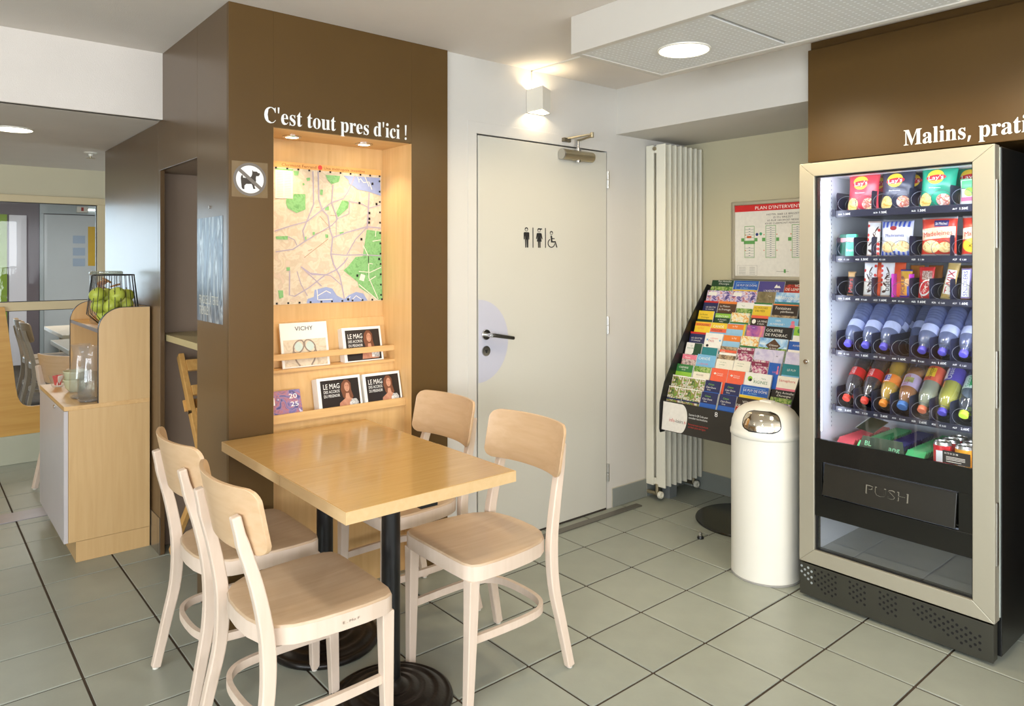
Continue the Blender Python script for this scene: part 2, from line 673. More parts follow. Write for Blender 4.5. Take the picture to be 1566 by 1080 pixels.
# door closer: body on the leaf, folded arm to the frame
dc = thing('door_closer', 'brass coloured door closer with folded arm above the toilet door', 'door closer', (2.79, YD-.03, 1.97))
b = B()
b.cyl((2.675, YD-.032, 1.982), .028, .232, 'x', 20)
b.build('body', M_BRASS, parent=dc, smooth=True, bevel=.004)
b = B()
b.cyl((2.670, YD-.032, 1.982), .0285, .010, 'x', 20)
b.build('end_cap', M_STEEL, parent=dc, smooth=True)
b = B()
b.cyl((2.795, YD-.032, 1.946), .017, .076, 'z', 14)
b.cyl((2.795, YD-.032, 2.020), .008, .045, 'z', 10)
b.build('spindle', M_CHROME, parent=dc, smooth=True)
b = B()
b.prism([(2.786, YD-.030, 2.060), (2.804, YD-.030, 2.060), (2.797, YD-.148, 2.070), (2.781, YD-.148, 2.070)], (0, 0, .009))
b.build('main_arm', M_BRASS, parent=dc, bevel=.002)
b = B()
b.prism([(2.782, YD-.148, 2.080), (2.797, YD-.138, 2.080), (2.735, YD-.008, 2.066), (2.720, YD-.014, 2.066)], (0, 0, .009))
b.cyl((2.789, YD-.143, 2.066), .010, .028, 'z', 12)
b.build('link_arm', M_BRASS, parent=dc, bevel=.002)
b = B()
b.box(2.700, 2.752, YD-.024, YD-.003, 2.052, 2.074)
b.build('bracket', mat('bracket_steel', (120, 112, 96), .35, metal=.8), parent=dc, bevel=.002)

# ---- lowered acoustic panel box at the ceiling
PX0, PX1, PY1, ZP = 2.06, 2.635, 2.08, 2.248
box_ = empty_struct('ceiling_box', ((PX0+PX1)/2, 0, ZP))
b = B()
b.box(PX0, PX0+.03, -2.2, PY1, ZP, ZC)
b.box(PX1-.03, PX1, -2.2, PY1, ZP, ZC)
b.box(PX0+.03, PX1-.03, PY1-.03, PY1, ZP, ZC)
b.box(PX0+.03, PX1-.03, -2.2, -2.17, ZP, ZC)
b.build('casing', mat('box_white', (202, 196, 186), .7, var=.01), parent=box_, bevel=.002)
M_PERF = mat('acoustic_panel', (214, 214, 211), .7, var=.02)
M_HOLE = mat('perforation_fleece', (244, 246, 246), .9)
dots = B()
yy = PY1-.03
k = 0
while yy > -2.1:
    y0 = yy-.605
    b = B()
    b.box(PX0+.034, PX1-.034, y0+.012, yy-.004, ZP+.004, ZP+.02)
    b.build('ceiling_panel', M_PERF, parent=box_, bevel=.002, seg=1)
    cxl, cyl_ = 2.36, 1.75
    n = 0
    for iu in range(21):
        for iv in range(23):
            hx = PX0+.058+iu*(PX1-PX0-.116)/20
            hy = y0+.038+iv*(.605-.072)/22
            if (hx-2.36)**2+(hy-1.75)**2 < .125**2 or (hx-2.36)**2+(hy-.83)**2 < .125**2:
                continue
            dots.face([(hx+.0048*math.cos(PI/3*q), hy+.0048*math.sin(PI/3*q), ZP+.0034) for q in range(6)])
    yy = y0
    k += 1
dots.build('perforations', M_HOLE, parent=box_)['kind'] = 'stuff'

def downlight(c, r, z, label, rimmat=M_WHITE):
    t = thing('downlight', label, 'light', (c[0], c[1], z))
    b = B()
    b.lathe([(r*1.07, 0), (r*1.06, -.004), (r*1.0, -.007), (r*.97, -.004), (r*.97, 0)], (c[0], c[1], z), 32)
    b.build('rim', rimmat, parent=t, smooth=True)
    b = B()
    b.cyl((c[0], c[1], z-.005), r*.968, .002, 'z', 32)
    b.build('diffuser', M_LAMP, parent=t)
    return t
downlight((2.36, 1.75), .098, ZP+.003, 'round white downlight lit in the perforated ceiling panel')
downlight((2.36, .83), .098, ZP+.003, 'round white downlight further along the perforated ceiling box, out of frame')
downlight((.423, 4.445), .085, 2.085, 'round white downlight lit in the lowered ceiling at the counter')

sk = thing('sprinkler', 'small white sprinkler head under the lowered ceiling by the pillar', 'sprinkler', (.885, 5.12, 2.05))
b = B()
b.lathe([(.036, 2.085), (.036, 2.080), (.014, 2.074), (.012, 2.062), (0, 2.062)], (.885, 5.12, 0), 20, cap=False)
b.build('escutcheon', M_WHITE, parent=sk, smooth=True)
b = B()
for k in range(8):
    a = PI*k/4
    b.box(.885-.0, .885+.026, 5.12-.004, 5.12+.004, 2.048, 2.050, Matrix.Translation((.885, 5.12, 0)) @ Matrix.Rotation(a, 4, 'Z') @ Matrix.Translation((-.885, -5.12, 0)))
b.cyl((.885, 5.12, 2.047), .005, .016, 'z', 8)
b.build('deflector', M_BRASS, parent=sk)

# ---- wedge-shaped wall lamp over the door, throwing light up and down
sc_ = thing('wall_lamp', 'white wedge-shaped up and down wall lamp lit above the toilet door', 'lamp', (2.51, 2.74, 2.176))
plan = [(2.450, 2.797), (2.445, 2.668), (2.556, 2.728), (2.566, 2.797)]
ins = [(2.456, 2.791), (2.452, 2.680), (2.551, 2.734), (2.560, 2.791)]
b = B()
rings = []
for k in range(4):
    a, c = plan[k], plan[(k+1) % 4]
    e, f = ins[k], ins[(k+1) % 4]
    b.prism([(a[0], a[1], 2.176), (c[0], c[1], 2.176), (f[0], f[1], 2.176), (e[0], e[1], 2.176)], (0, 0, .116))
b.build('shade', M_WHITE, parent=sc_, weld=True)
b = B()
b.prism([(p[0], p[1], 2.226) for p in ins], (0, 0, .012))
b.build('lamp_plate', M_WHITE, parent=sc_)
for zz, aim, nm in ((2.250, 1, 'lamp_up'), (2.219, -1, 'lamp_down')):
    b = B()
    b.ball((2.495, 2.755, zz), .010, 10, 6)
    b.build('bulb', mat('bulb', (255, 236, 200), .5, emit=25), parent=sc_, smooth='all')
    l = bpy.data.lights.new(nm, 'POINT')
    l.energy = 1.9 if aim > 0 else 1.8
    l.shadow_soft_size = .012
    l.color = (1, .84, .6)
    lo = bpy.data.objects.new(nm, l)
    lo.location = (2.495, 2.748, zz+.016*aim)
    COL.objects.link(lo)
b = B()
b.box(2.485, 2.497, YD-.008, YD, 2.292, ZC)
b.box(2.485, 2.497, 2.40, YD, ZC-.008, ZC)
struct(b.build('trim_2', mat('cable_duct', (214, 208, 196), .6)))

# ---- pillar: brown panels, display niche in front, recess in the left face
PX, PYF = .94, 2.785
pil = empty_struct('wall_pillar', (1.45, 3.3, 0))
b = B()
b.box(PX, 1.114, PYF, PYF+.02, 0, ZC)
b.box(1.751, 1.948, PYF, PYF+.02, 0, ZC)
b.box(1.114, 1.751, PYF, PYF+.02, 1.944, ZC)
b.build('front_panel', M_BROWN, parent=pil, bevel=.0012)
b = B()
b.box(PX, PX+.02, PYF+.02, 3.170, 0, ZC)
b.box(PX, PX+.02, 3.170, 3.777, 1.848, ZC)
b.box(PX, PX+.02, 3.742, 3.777, 0, 1.848)
M_BRSIDE = mat('brown_laminate_satin', (88, 66, 40), .29, var=.03, vsc=6, spec=.6)
b.build('side_panel', M_BRSIDE, parent=pil, bevel=.001)
b = B()
b.box(PX, PX+.02, 3.779, 4.985, 0, 2.082)
b.box(PX+.02, 2.2, 4.965, 4.985, 0, 2.082)
b.build('side_panel', M_BRSIDE, parent=pil, bevel=.001)
b = B()
M_PLINTH = mat('steel_plinth', (150, 142, 130), .25, metal=.8, var=.03)
b.box(PX-.004, PX, 3.742, 3.777, 0, .178)
b.box(PX-.004, PX, 3.779, 4.985, 0, .178)
b.build('plinth', M_PLINTH, parent=pil)
b = B()
M_TAUPE = mat('taupe_laminate', (146, 126, 108), .5, var=.02)
b.box(PX+.02, 1.72, 3.86, 3.88, 0, 1.86)
b.box(1.70, 1.72, 3.08, 3.88, 0, 1.86)
b.box(PX+.02, 1.72, 3.07, 3.09, 0, 1.86)
b.box(PX+.02, 1.72, 3.07, 3.88, 1.848, 1.87)
b.build('recess_lining', M_TAUPE, parent=pil)
b = B()
b.box(PX+.03, 1.40, 3.092, 3.858, 1.026, 1.056)
b.build('recess_shelf', mat('olive_laminate', (188, 172, 128), .45, var=.02), parent=pil, bevel=.001)
b = B()
b.cyl((PX-.004, 3.005, 1.63), .006, .005, 'x', 10)
b.build('screw', M_CHROME, parent=pil, smooth=True)

# ---- back partition with glazing, wooden lower panel with rounded cut-out
YP = 6.15
M_BEI = mat('beige_frame', (205, 188, 150), .55, var=.01)
b = B()
b.box(-3.3, 2.6, YP, YP+.12, 1.876, 2.2)
b.box(1.156, 2.6, YP, YP+.12, 0, 1.876)
b.box(-3.3, -2.4, YP, YP+.12, 0, 1.876)
struct(b.build('wall_partition', M_WALLY))
wn = empty_struct('window_1', (-.5, YP, 1.0))
b = B()
for x0, x1, z0, z1 in ((-2.4, 1.156, 1.826, 1.876), (1.104, 1.156, 0, 1.826), (-2.35, -.70, 1.059, 1.119), (-.65, 1.104, 1.059, 1.119), (-2.4, -2.35, 0, 1.826), (-.70, -.65, 0, 1.826)):
    b.box(x0, x1, YP-.025, YP+.06, z0, z1)
b.build('window_frame', M_BEI, parent=wn, bevel=.002)
for x0, x1 in ((-2.35, -.70), (-.65, 1.104)):
    for z0, z1 in ((1.119, 1.826), (.2, 1.059)):
        b = B()
        b.box(x0, x1, YP+.012, YP+.018, z0, z1)
        b.build('pane', M_GLASS, parent=wn)
        b = B()
        for a in ((x0, x1, z0, z0+.005), (x0, x1, z1-.005, z1), (x0, x0+.005, z0, z1), (x1-.005, x1, z0, z1)):
            b.box(a[0], a[1], YP+.006, YP+.024, a[2], a[3])
        b.build('gasket', M_BLACK, parent=wn)
b = B()
out = [(-2.4, .197), (1.1, .197), (1.1, .386), (.746, .386), (.69, .386), (.661, .391), (.637, .404), (.617, .430), (.603, .47), (.592, .54), (.578, .68), (.548, .954), (.533, 1.068), (.528, 1.092), (-2.4, 1.092)]
b.prism([(p[0], YP-.085, p[1]) for p in out], (0, .03, 0))
pw = struct(b.build('wall_booth_panel', wood('amber_veneer', (206, 160, 84), (190, 140, 66), .42, 'x', .6), bevel=.002))
b = B()
b.box(-2.4, 1.12, YP-.095, YP-.05, 0, .197)
struct(b.build('baseboard_partition', mat('grey_green_skirting', (176, 176, 154), .5, var=.02), bevel=.002))
b = B()
b.box(-3.0, .64, 4.725, 4.89, 0, .004)
struct(b.build('trim_3', mat('metal_threshold', (160, 156, 162), .3, metal=.45, var=.05), bevel=.001))

# ---- room beyond the partition: far wall with a window, a green and a white panel and a grey door
YW = 11.70
b = B()
b.box(-3.3, .70, YW, YW+.1, 0, .35)
b.box(-3.3, 3.3, YW, YW+.1, 2.25, 2.5)
b.box(-3.3, -2.9, YW, YW+.1, .35, 2.25)
b.box(.60, 3.3, YW, YW+.1, 0, 2.25)
b.box(3.2, 3.3, 6.27, YW, 0, 2.5)
struct(b.build('wall_far', mat('mauve_paint', (118, 108, 114), .7, var=.02)))
b = B()
b.box(-3.3, 3.3, 6.6, YW+.1, 2.45, 2.55)
struct(b.build('ceiling_far', M_CEIL))
b = B()
b.box(-3.3, -3.2, 6.27, YW, 0, 2.5)
struct(b.build('wall_far_left', M_WALL))
w2 = empty_struct('window_2', (-1.1, YW, 1.3))
b = B()
for x in (-2.9, -1.72, -.55, .56):
    b.box(x-.03, x+.03, YW-.02, YW+.06, .35, 2.25)
b.box(-2.9, .6, YW-.02, YW+.06, .35, .41)
b.box(-2.9, .6, YW-.02, YW+.06, 2.19, 2.25)
b.build('window_frame', M_WHITE, parent=w2)
for x0, x1 in ((-2.87, -1.75), (-1.69, -.58), (-.52, .53)):
    b = B()
    b.box(x0, x1, YW+.02, YW+.025, .41, 2.19)
    b.build('pane', M_GLASS, parent=w2)
b = B()
b.box(.72, 1.045, YW-.03, YW-.001, 0, 2.02)
tag(b.build('wall_panel', mat('lime_green', (150, 178, 78), .95, var=.03, spec=.1), bevel=.003), 'lime green panel on the far wall behind the glazed partition', 'panel')
b = B()
b.box(1.066, 1.262, YW-.03, YW-.001, 0, 2.015)
tag(b.build('wall_panel', mat('white_panel', (240, 236, 242), .95, var=.01, spec=.1), bevel=.003), 'narrow white panel beside the green one behind the glass', 'panel')
d2 = empty_struct('door_2', (1.9, YW, 0))
b = B()
for x0, x1, z0, z1 in ((1.41, 1.455, 0, 2.05), (2.36, 2.405, 0, 2.05), (1.41, 2.405, 2.05, 2.19)):
    b.box(x0, x1, YW-.04, YW, z0, z1)
b.build('door_frame', mat('grey_frame', (176, 184, 186), .5), parent=d2, bevel=.003)
b = B()
b.box(1.46, 2.355, YW-.03, YW-.005, .01, 2.04)
b.build('door_leaf', mat('grey_door', (200, 205, 207), .6, var=.02), parent=d2, bevel=.003)
b = B()
b.box(1.985, 2.16, YW-.034, YW-.031, 1.33, 1.885)
tag(b.build('poster', mat('yellow_print', (214, 172, 44), .5, var=.04), org=(2.07, YW-.034, 1.33)), 'yellow poster on the grey door behind the glass', 'poster')
for k, z in enumerate((1.70, 1.53, 1.38)):
    b = B()
    b.box(1.80, 1.95, YW-.033, YW-.031, z-.055, z+.055)
    tag(b.build('notice', mat('pale_notice', (168, 184, 204), .6)), ('top', 'middle', 'bottom')[k]+' of three pale notices left of the yellow poster', 'notice', 'notices on the grey door')
fx = thing('exit_sign', 'small white emergency light with red mark above the grey door', 'sign', (1.93, YW-.06, 2.06))
b = B()
b.box(1.84, 1.98, YW-.075, YW-.041, 2.08, 2.16)
b.build('housing', M_WHITE, parent=fx, bevel=.004)
b = B()
b.box(1.895, 1.925, YW-.077, YW-.0755, 2.10, 2.15)
b.build('red_mark', mat('red_print', (170, 50, 40), .5), parent=fx)
b = B()
b.cyl((1.985, YW-.058, 2.12), .013, .20, 'x', 10)
b.build('tube_light', mat('tube_glow', (255, 255, 250), .5, emit=3), parent=fx)
# ---- window walls out of frame: left of the camera and behind it
def window_wall(nm, wn, axis, f, a0, a1, openings, zs, zh, zt, k0):
    b = B()
    def bx(p, q, z0, z1):
        if axis == 'y':
            b.box(f-.1, f, p, q, z0, z1)
        else:
            b.box(p, q, f-.1, f, z0, z1)
    bx(a0, a1, 0, zs)
    bx(a0, a1, zh, zt)
    p = a0
    for q0, q1 in openings:
        bx(p, q0, zs, zh)
        p = q1
    bx(p, a1, zs, zh)
    struct(b.build(nm, M_WALL))
    for i, (q0, q1) in enumerate(openings):
        c = ((f, (q0+q1)/2, zs) if axis == 'y' else ((q0+q1)/2, f, zs))
        e = empty_struct('window_%d' % (k0+i), c)
        b = B()
        mid = (q0+q1)/2
        parts = ((q0, q0+.05, zs, zh), (q1-.05, q1, zs, zh), (mid-.03, mid+.03, zs+.05, zh-.05), (q0+.05, q1-.05, zs, zs+.05), (q0+.05, q1-.05, zh-.05, zh))
        for s0, s1, z0, z1 in parts:
            if axis == 'y':
                b.box(f-.08, f-.02, s0, s1, z0, z1)
            else:
                b.box(s0, s1, f-.08, f-.02, z0, z1)
        b.build('window_frame', M_WHITE, parent=e)
        for s0, s1 in ((q0+.05, mid-.03), (mid+.03, q1-.05)):
            b = B()
            if axis == 'y':
                b.box(f-.052, f-.048, s0, s1, zs+.05, zh-.05)
            else:
                b.box(s0, s1, f-.052, f-.048, zs+.05, zh-.05)
            b.build('pane', M_GLASS, parent=e)
window_wall('wall_left', 'window', 'y', -3.2, -3.3, 6.3, [(-2.9, -.8), (-.5, 1.6)], .45, 2.06, 2.5, 3)
window_wall('wall_front', 'window', 'x', -3.2, -3.3, 4.0, [(-2.8, -.4), (.1, 2.4)], .5, 2.15, 2.5, 5)

# ---- display niche in the pillar front
nx0, nx1, nyb, nzt = 1.115, 1.750, 3.045, 1.943
ni = thing('display_niche', 'birch veneered display niche in the brown pillar with two magazine ledges', 'niche', ((nx0+nx1)/2, 2.9, 0))
b = B()
b.box(nx0, nx1, nyb, nyb+.018, 0, nzt)
b.build('back_panel', M_NICHE, parent=ni)
for x in (nx0-.0, nx1-.018+.018):
    pass
b = B()
b.box(nx0-.018, nx0, PYF+.002, nyb+.018, 0, nzt)
b.build('side_panel', M_NICHE, parent=ni)
b = B()
b.box(nx1, nx1+.018, PYF+.002, nyb+.018, 0, nzt)
b.build('side_panel', M_NICHE, parent=ni)
b = B()
b.box(nx0-.018, nx1+.018, PYF+.021, nyb+.018, nzt, nzt+.018)
b.build('top_panel', wood('birch_veneer_lying', (222, 184, 128), (206, 164, 106), .38, 'x', .8), parent=ni)
# two slanted back rests, stepped forward, and the foot panel
for z0, y0, z1, y1 in ((.958, 3.006, 1.150, 3.034), (.767, 2.914, .945, 2.946)):
    b = B()
    b.prism([(nx0, y0, z0), (nx0, y1, z1), (nx0, y1+.012, z1), (nx0, y0+.012, z0)], (nx1-nx0, 0, 0))
    b.build('slanted_rest', M_NICHE, parent=ni)
M_NRAIL = wood('birch_rail', (224, 184, 126), (208, 164, 106), .4, 'x', 1)
b = B()
b.box(nx0, nx1, 2.932, 3.04, .946, .957)
b.build('magazine_ledge', M_NRAIL, parent=ni)
b = B()
b.box(nx0, nx1, 2.936, 2.947, .996, 1.022)
b.build('magazine_rail', M_NRAIL, parent=ni, bevel=.001)
b = B()
b.box(nx0, nx1, 2.842, 2.96, .752, .766)
b.build('magazine_ledge', M_NRAIL, parent=ni)
b = B()
b.box(nx0, nx1, 2.832, 2.843, .757, .792)
b.build('magazine_rail', M_NRAIL, parent=ni, bevel=.001)
b = B()
b.box(nx0, nx1, 2.848, 2.862, 0, .752)
b.build('foot_panel', M_NICHE, parent=ni)
for x, y in ((1.262, 2.955), (1.592, 2.935)):
    t = thing('niche_spotlight', 'small round spotlight in the niche ceiling, '+('left' if x < 1.4 else 'right')+' one above the map', 'light', (x, y, nzt), 'niche spotlights')
    b = B()
    b.lathe([(.040, 0), (.040, -.003), (.032, -.007), (.028, -.002)], (x, y, nzt), 24, cap=False)
    b.build('rim', M_CHROME, parent=t, smooth=True)
    b = B()
    b.cyl((x, y, nzt-.004), .027, .003, 'z', 20)
    b.build('diffuser', mat('spot_glow', (255, 234, 196), .5, emit=14), parent=t)

# ---- town map on the niche back
def mp_(x, y, d=0.):
    """map sheet: drawing units to the back panel plane"""
    u = (x-80)/705
    vt, vb = 130+40*u, 1025-35*u
    v = (y-vt)/(vb-vt)
    return Vector((1.221+.517*u+.009*u*v, nyb-.004-d, 1.818-.594*v))
def flatp(b, pts, d):
    n = Vector((0, 0, 0))
    b.face([mp_(x, y, d) for x, y in pts])
def ribbon(b, pts, w_, d):
    P = [Vector((x, y)) for x, y in pts]
    L_, R_ = [], []
    for i, p in enumerate(P):
        t = (P[min(i+1, len(P)-1)]-P[max(i-1, 0)]).normalized()
        nrm = Vector((-t.y, t.x))*w_/2
        L_.append(p+nrm)
        R_.append(p-nrm)
    for i in range(len(P)-1):
        b.face([mp_(*L_[i], d), mp_(*L_[i+1], d), mp_(*R_[i+1], d), mp_(*R_[i], d)])
mpo = thing('town_map', 'paper town map with green parks and roads pinned in the lit niche', 'map', (1.43, nyb, 1.22))
b = B()
b.box(1.119, 1.742, nyb-.003, nyb-.001, 1.224, 1.846)
b.build('sheet', photo('map_paper', [(214, 200, 172), (222, 210, 188), (208, 192, 166), (218, 198, 178)], 22), parent=mpo)
b = B()
b.face([(1.119, nyb-.0036, 1.820), (1.741, nyb-.0036, 1.820), (1.741, nyb-.0036, 1.846), (1.119, nyb-.0036, 1.846)])
b.build('title_band', flat((240, 178, 104)), parent=mpo)
for s_, x, w_ in (('Clermont Ferrand', 1.252, .160), ('Une métropole inventive', 1.449, .205)):
    b = B()
    b.text(s_, (x, nyb-.0042, 1.8265), (1, 0, 0), (0, 0, 1), .013, width=w_)
    b.build('title', flat((150, 88, 40)), parent=mpo)
b = B()
b.cyl((1.430, nyb-.0046, 1.833), .0105, .0006, 'y', 20)
b.build('red_dot', flat((226, 70, 60)), parent=mpo)
M_PARK = photo('map_green', [(120, 178, 110), (140, 196, 130), (110, 168, 100)], 40)
for p in ([(195, 150), (230, 150), (225, 180), (200, 180)], [(150, 330), (190, 335), (195, 300), (270, 300), (270, 400), (215, 425), (160, 395), (148, 365)], [(400, 170), (500, 175), (490, 215), (440, 230), (415, 205)], [(510, 335), (558, 340), (550, 385), (482, 445), (470, 415), (492, 372)], [(365, 268), (384, 268), (380, 305), (364, 300)], [(395, 380), (420, 375), (424, 402), (396, 400)], [(680, 525), (782, 535), (786, 985), (755, 985), (620, 905), (612, 870), (515, 795), (545, 770), (600, 705), (650, 700), (665, 610)],
          [(85, 580), (160, 575), (158, 600), (90, 598)], [(260, 580), (275, 575), (275, 605), (262, 605)], [(395, 560), (415, 560), (415, 582), (398, 584)], [(100, 930), (130, 930), (132, 975), (108, 985)], [(490, 545), (520, 540), (518, 560), (494, 562)], [(85, 135), (195, 140), (192, 150), (85, 150)], [(250, 230), (262, 228), (266, 240), (252, 244)], [(275, 195), (300, 190), (300, 210), (280, 215)], [(150, 780), (172, 778), (172, 800), (152, 802)], [(315, 545), (330, 545), (328, 565), (314, 565)]):
    b = B()
    flatp(b, p, .0005)
    b.build('park', M_PARK, parent=mpo)
for p in ([(520, 172), (780, 182), (784, 300), (700, 275), (620, 262), (590, 240), (560, 225), (556, 200)], [(325, 925), (400, 905), (440, 915), (470, 960), (520, 985), (545, 960), (600, 935), (650, 945), (680, 990), (620, 998), (520, 1003), (275, 1012), (280, 985), (320, 970)]):
    b = B()
    flatp(b, p, .0005)
    b.build('built_area', flat((150, 164, 206)), parent=mpo)
b = B()
flatp(b, [(82, 145), (190, 152), (190, 330), (82, 330)], .0009)
b.build('legend', flat((238, 236, 214)), parent=mpo)
b = B()
for y in range(165, 325, 11):
    ribbon(b, [(92, y), (130, y+1)], 2.4, .0012)
    ribbon(b, [(140, y+1), (180, y+2)], 2.4, .0012)
b.build('legend_text', flat((196, 190, 168)), parent=mpo)
b = B()
dd = .0007
for p, w_ in (([(80, 545), (180, 508), (280, 478), (370, 405), (440, 350), (520, 322), (550, 280), (575, 230), (600, 170)], 7), ([(318, 150), (322, 365), (280, 470), (252, 540), (265, 605)], 7), ([(352, 150), (355, 330), (378, 400), (415, 440), (428, 530), (445, 580), (432, 690), (452, 760), (490, 830), (505, 900), (520, 985)], 8), ([(85, 680), (190, 662), (270, 605), (350, 555), (440, 500), (478, 460), (440, 352), (450, 235)], 7), ([(445, 580), (540, 545), (680, 505), (780, 512)], 8), ([(550, 340), (640, 352), (700, 382), (780, 360)], 6), ([(700, 280), (690, 430), (682, 520)], 9), ([(430, 688), (520, 695), (640, 690), (780, 695)], 7), ([(240, 775), (310, 825), (400, 825), (470, 790), (520, 745), (545, 710)], 8), ([(215, 805), (240, 890), (280, 965)], 5), ([(170, 800), (168, 960), (200, 968), (290, 910), (395, 825)], 7), ([(300, 815), (430, 830), (500, 890)], 6), ([(560, 330), (558, 420), (480, 455)], 5), ([(680, 510), (600, 590), (540, 690)], 6), ([(160, 580), (200, 600), (215, 635)], 5), ([(470, 440), (470, 580)], 3), ([(245, 780), (330, 860), (370, 900)], 6)):
    dd += .00003
    ribbon(b, p, w_, dd)
b.build('road', flat((176, 164, 182)), parent=mpo)
b = B()
for p in ([(415, 590), (260, 715)], [(360, 440), (430, 520), (330, 560)], [(430, 435), (470, 437)], [(335, 385), (360, 383)], [(285, 670), (310, 660)]):
    ribbon(b, p, 3, .0011)
b.build('side_street', flat((172, 128, 100)), parent=mpo)
for p in ([(655, 630), (690, 700), (690, 840), (755, 980)], [(620, 800), (700, 805), (780, 770)], [(620, 885), (750, 985)], [(720, 600), (780, 590)], [(690, 860), (740, 830)], [(745, 530), (740, 570)], [(625, 200), (640, 190), (660, 215), (700, 210), (720, 260)], [(620, 180), (630, 215)], [(670, 175), (700, 240)], [(575, 985), (600, 960), (640, 985)], [(560, 965), (540, 995)], [(340, 965), (400, 930), (430, 945)], [(350, 990), (440, 985)], [(690, 690), (690, 745), (720, 750)], [(340, 920), (345, 990)]):
    b = B()
    ribbon(b, p, 5, .0012)
    b.build('lane', flat((236, 230, 214)), parent=mpo)
b = B()
flatp(b, [(635, 815), (665, 825), (655, 865), (622, 855)], .0012)
b.build('square', flat((236, 230, 214)), parent=mpo)
b = B()
for i in range(11):
    x = 87+i*69
    for (cx, cy) in ((x, 130+40*(x-80)/705+2), (x+5, 1020-35*(x-80)/705-4)):
        flatp(b, [(cx-6, cy-6), (cx+6, cy-6), (cx+6, cy+6), (cx-6, cy+6)], .0013)
for i in range(12):
    y = 205+i*68
    flatp(b, [(770, y-6), (782, y-6), (782, y+6), (770, y+6)], .0013)
for cx, cy in ((630, 350), (752, 355), (700, 415), (699, 452), (697, 478), (641, 588), (610, 828), (545, 985), (724, 222), (766, 716)):
    flatp(b, [(cx-7, cy-8), (cx+7, cy-8), (cx+7, cy+8), (cx-7, cy+8)], .0013)
b.build('grid_mark', M_INK, parent=mpo)

# ---- magazines on the two ledges
def magazine(name, label, x0, x1, zt, zb, y, th, lean, cat='magazine', group=None):
    """a leaning stack of one magazine; returns the thing and a map from page units to its front"""
    t = thing(name, label, cat, ((x0+x1)/2, y, zb), group)
    dy = lean
    up = Vector((0, dy, zt-zb)).normalized()
    H_ = (zt-zb)/up.z
    b = B()
    a = Vector((x0, y, zb))
    rt_ = Vector((x1-x0, 0, 0))
    n_ = Vector((0, -up.z, up.y))
    b.prism([a, a+rt_, a+rt_+up*H_, a+up*H_], -n_*th)
    b.build('pages', M_PAPER, parent=t)
    def at(u, v, d=.0006):
        return a+rt_*u+up*(H_*v)+n_*d
    return t, at, up, H_, (x1-x0)
def patch(at, u0, u1, v0, v1, d=.0008):
    b = B()
    b.face([at(u0, v0, d), at(u1, v0, d), at(u1, v1, d), at(u0, v1, d)])
    return b
XR = (1, 0, 0)
t, at, up, H_, W_ = magazine('magazine', 'tall white magazine with sunglasses on the cover, upper niche ledge', 1.222, 1.437, 1.146, .958, 2.955, .008, .04)
patch(at, .05, .95, .02, .62).build('cover_photo', photo('cover_sand', [(206, 190, 164), (220, 206, 182), (198, 180, 152)], 30), parent=t)
b = B()
b.text('VICHY', at(.5, .82, .001), XR, up, .019, width=.082, align='c')
b.build('title', M_INK, parent=t)
b = B()
for cx in (.36, .60):
    ring = [at(cx+.115*math.cos(2*PI*k/18)*(1), .46+.135*math.sin(2*PI*k/18)+(.05*math.cos(2*PI*k/18) if cx < .5 else -.05*math.cos(2*PI*k/18)), .0012) for k in range(18)]
    b.tube(ring, .0028, 6, closed=True)
b.tube([at(.46, .5, .0014), at(.48, .53, .0014), at(.50, .5, .0014)], .0025, 6)
for s_ in (-1, 1):
    b.tube([at(.48+s_*.22, .44, .0014), at(.48+s_*.25, .30, .0014), at(.48+s_*.18, .12, .0014), at(.48+s_*.12, .03, .0014)], .0032, 6)
b.build('sunglasses_frame', flat((150, 134, 120)), parent=t, smooth=True)
b = B()
for cx in (.36, .60):
    b.face([at(cx+.085*math.cos(2*PI*k/18), .46+.105*math.sin(2*PI*k/18), .0011) for k in range(18)])
b.build('sunglasses_lens', flat((196, 212, 204)), parent=t)
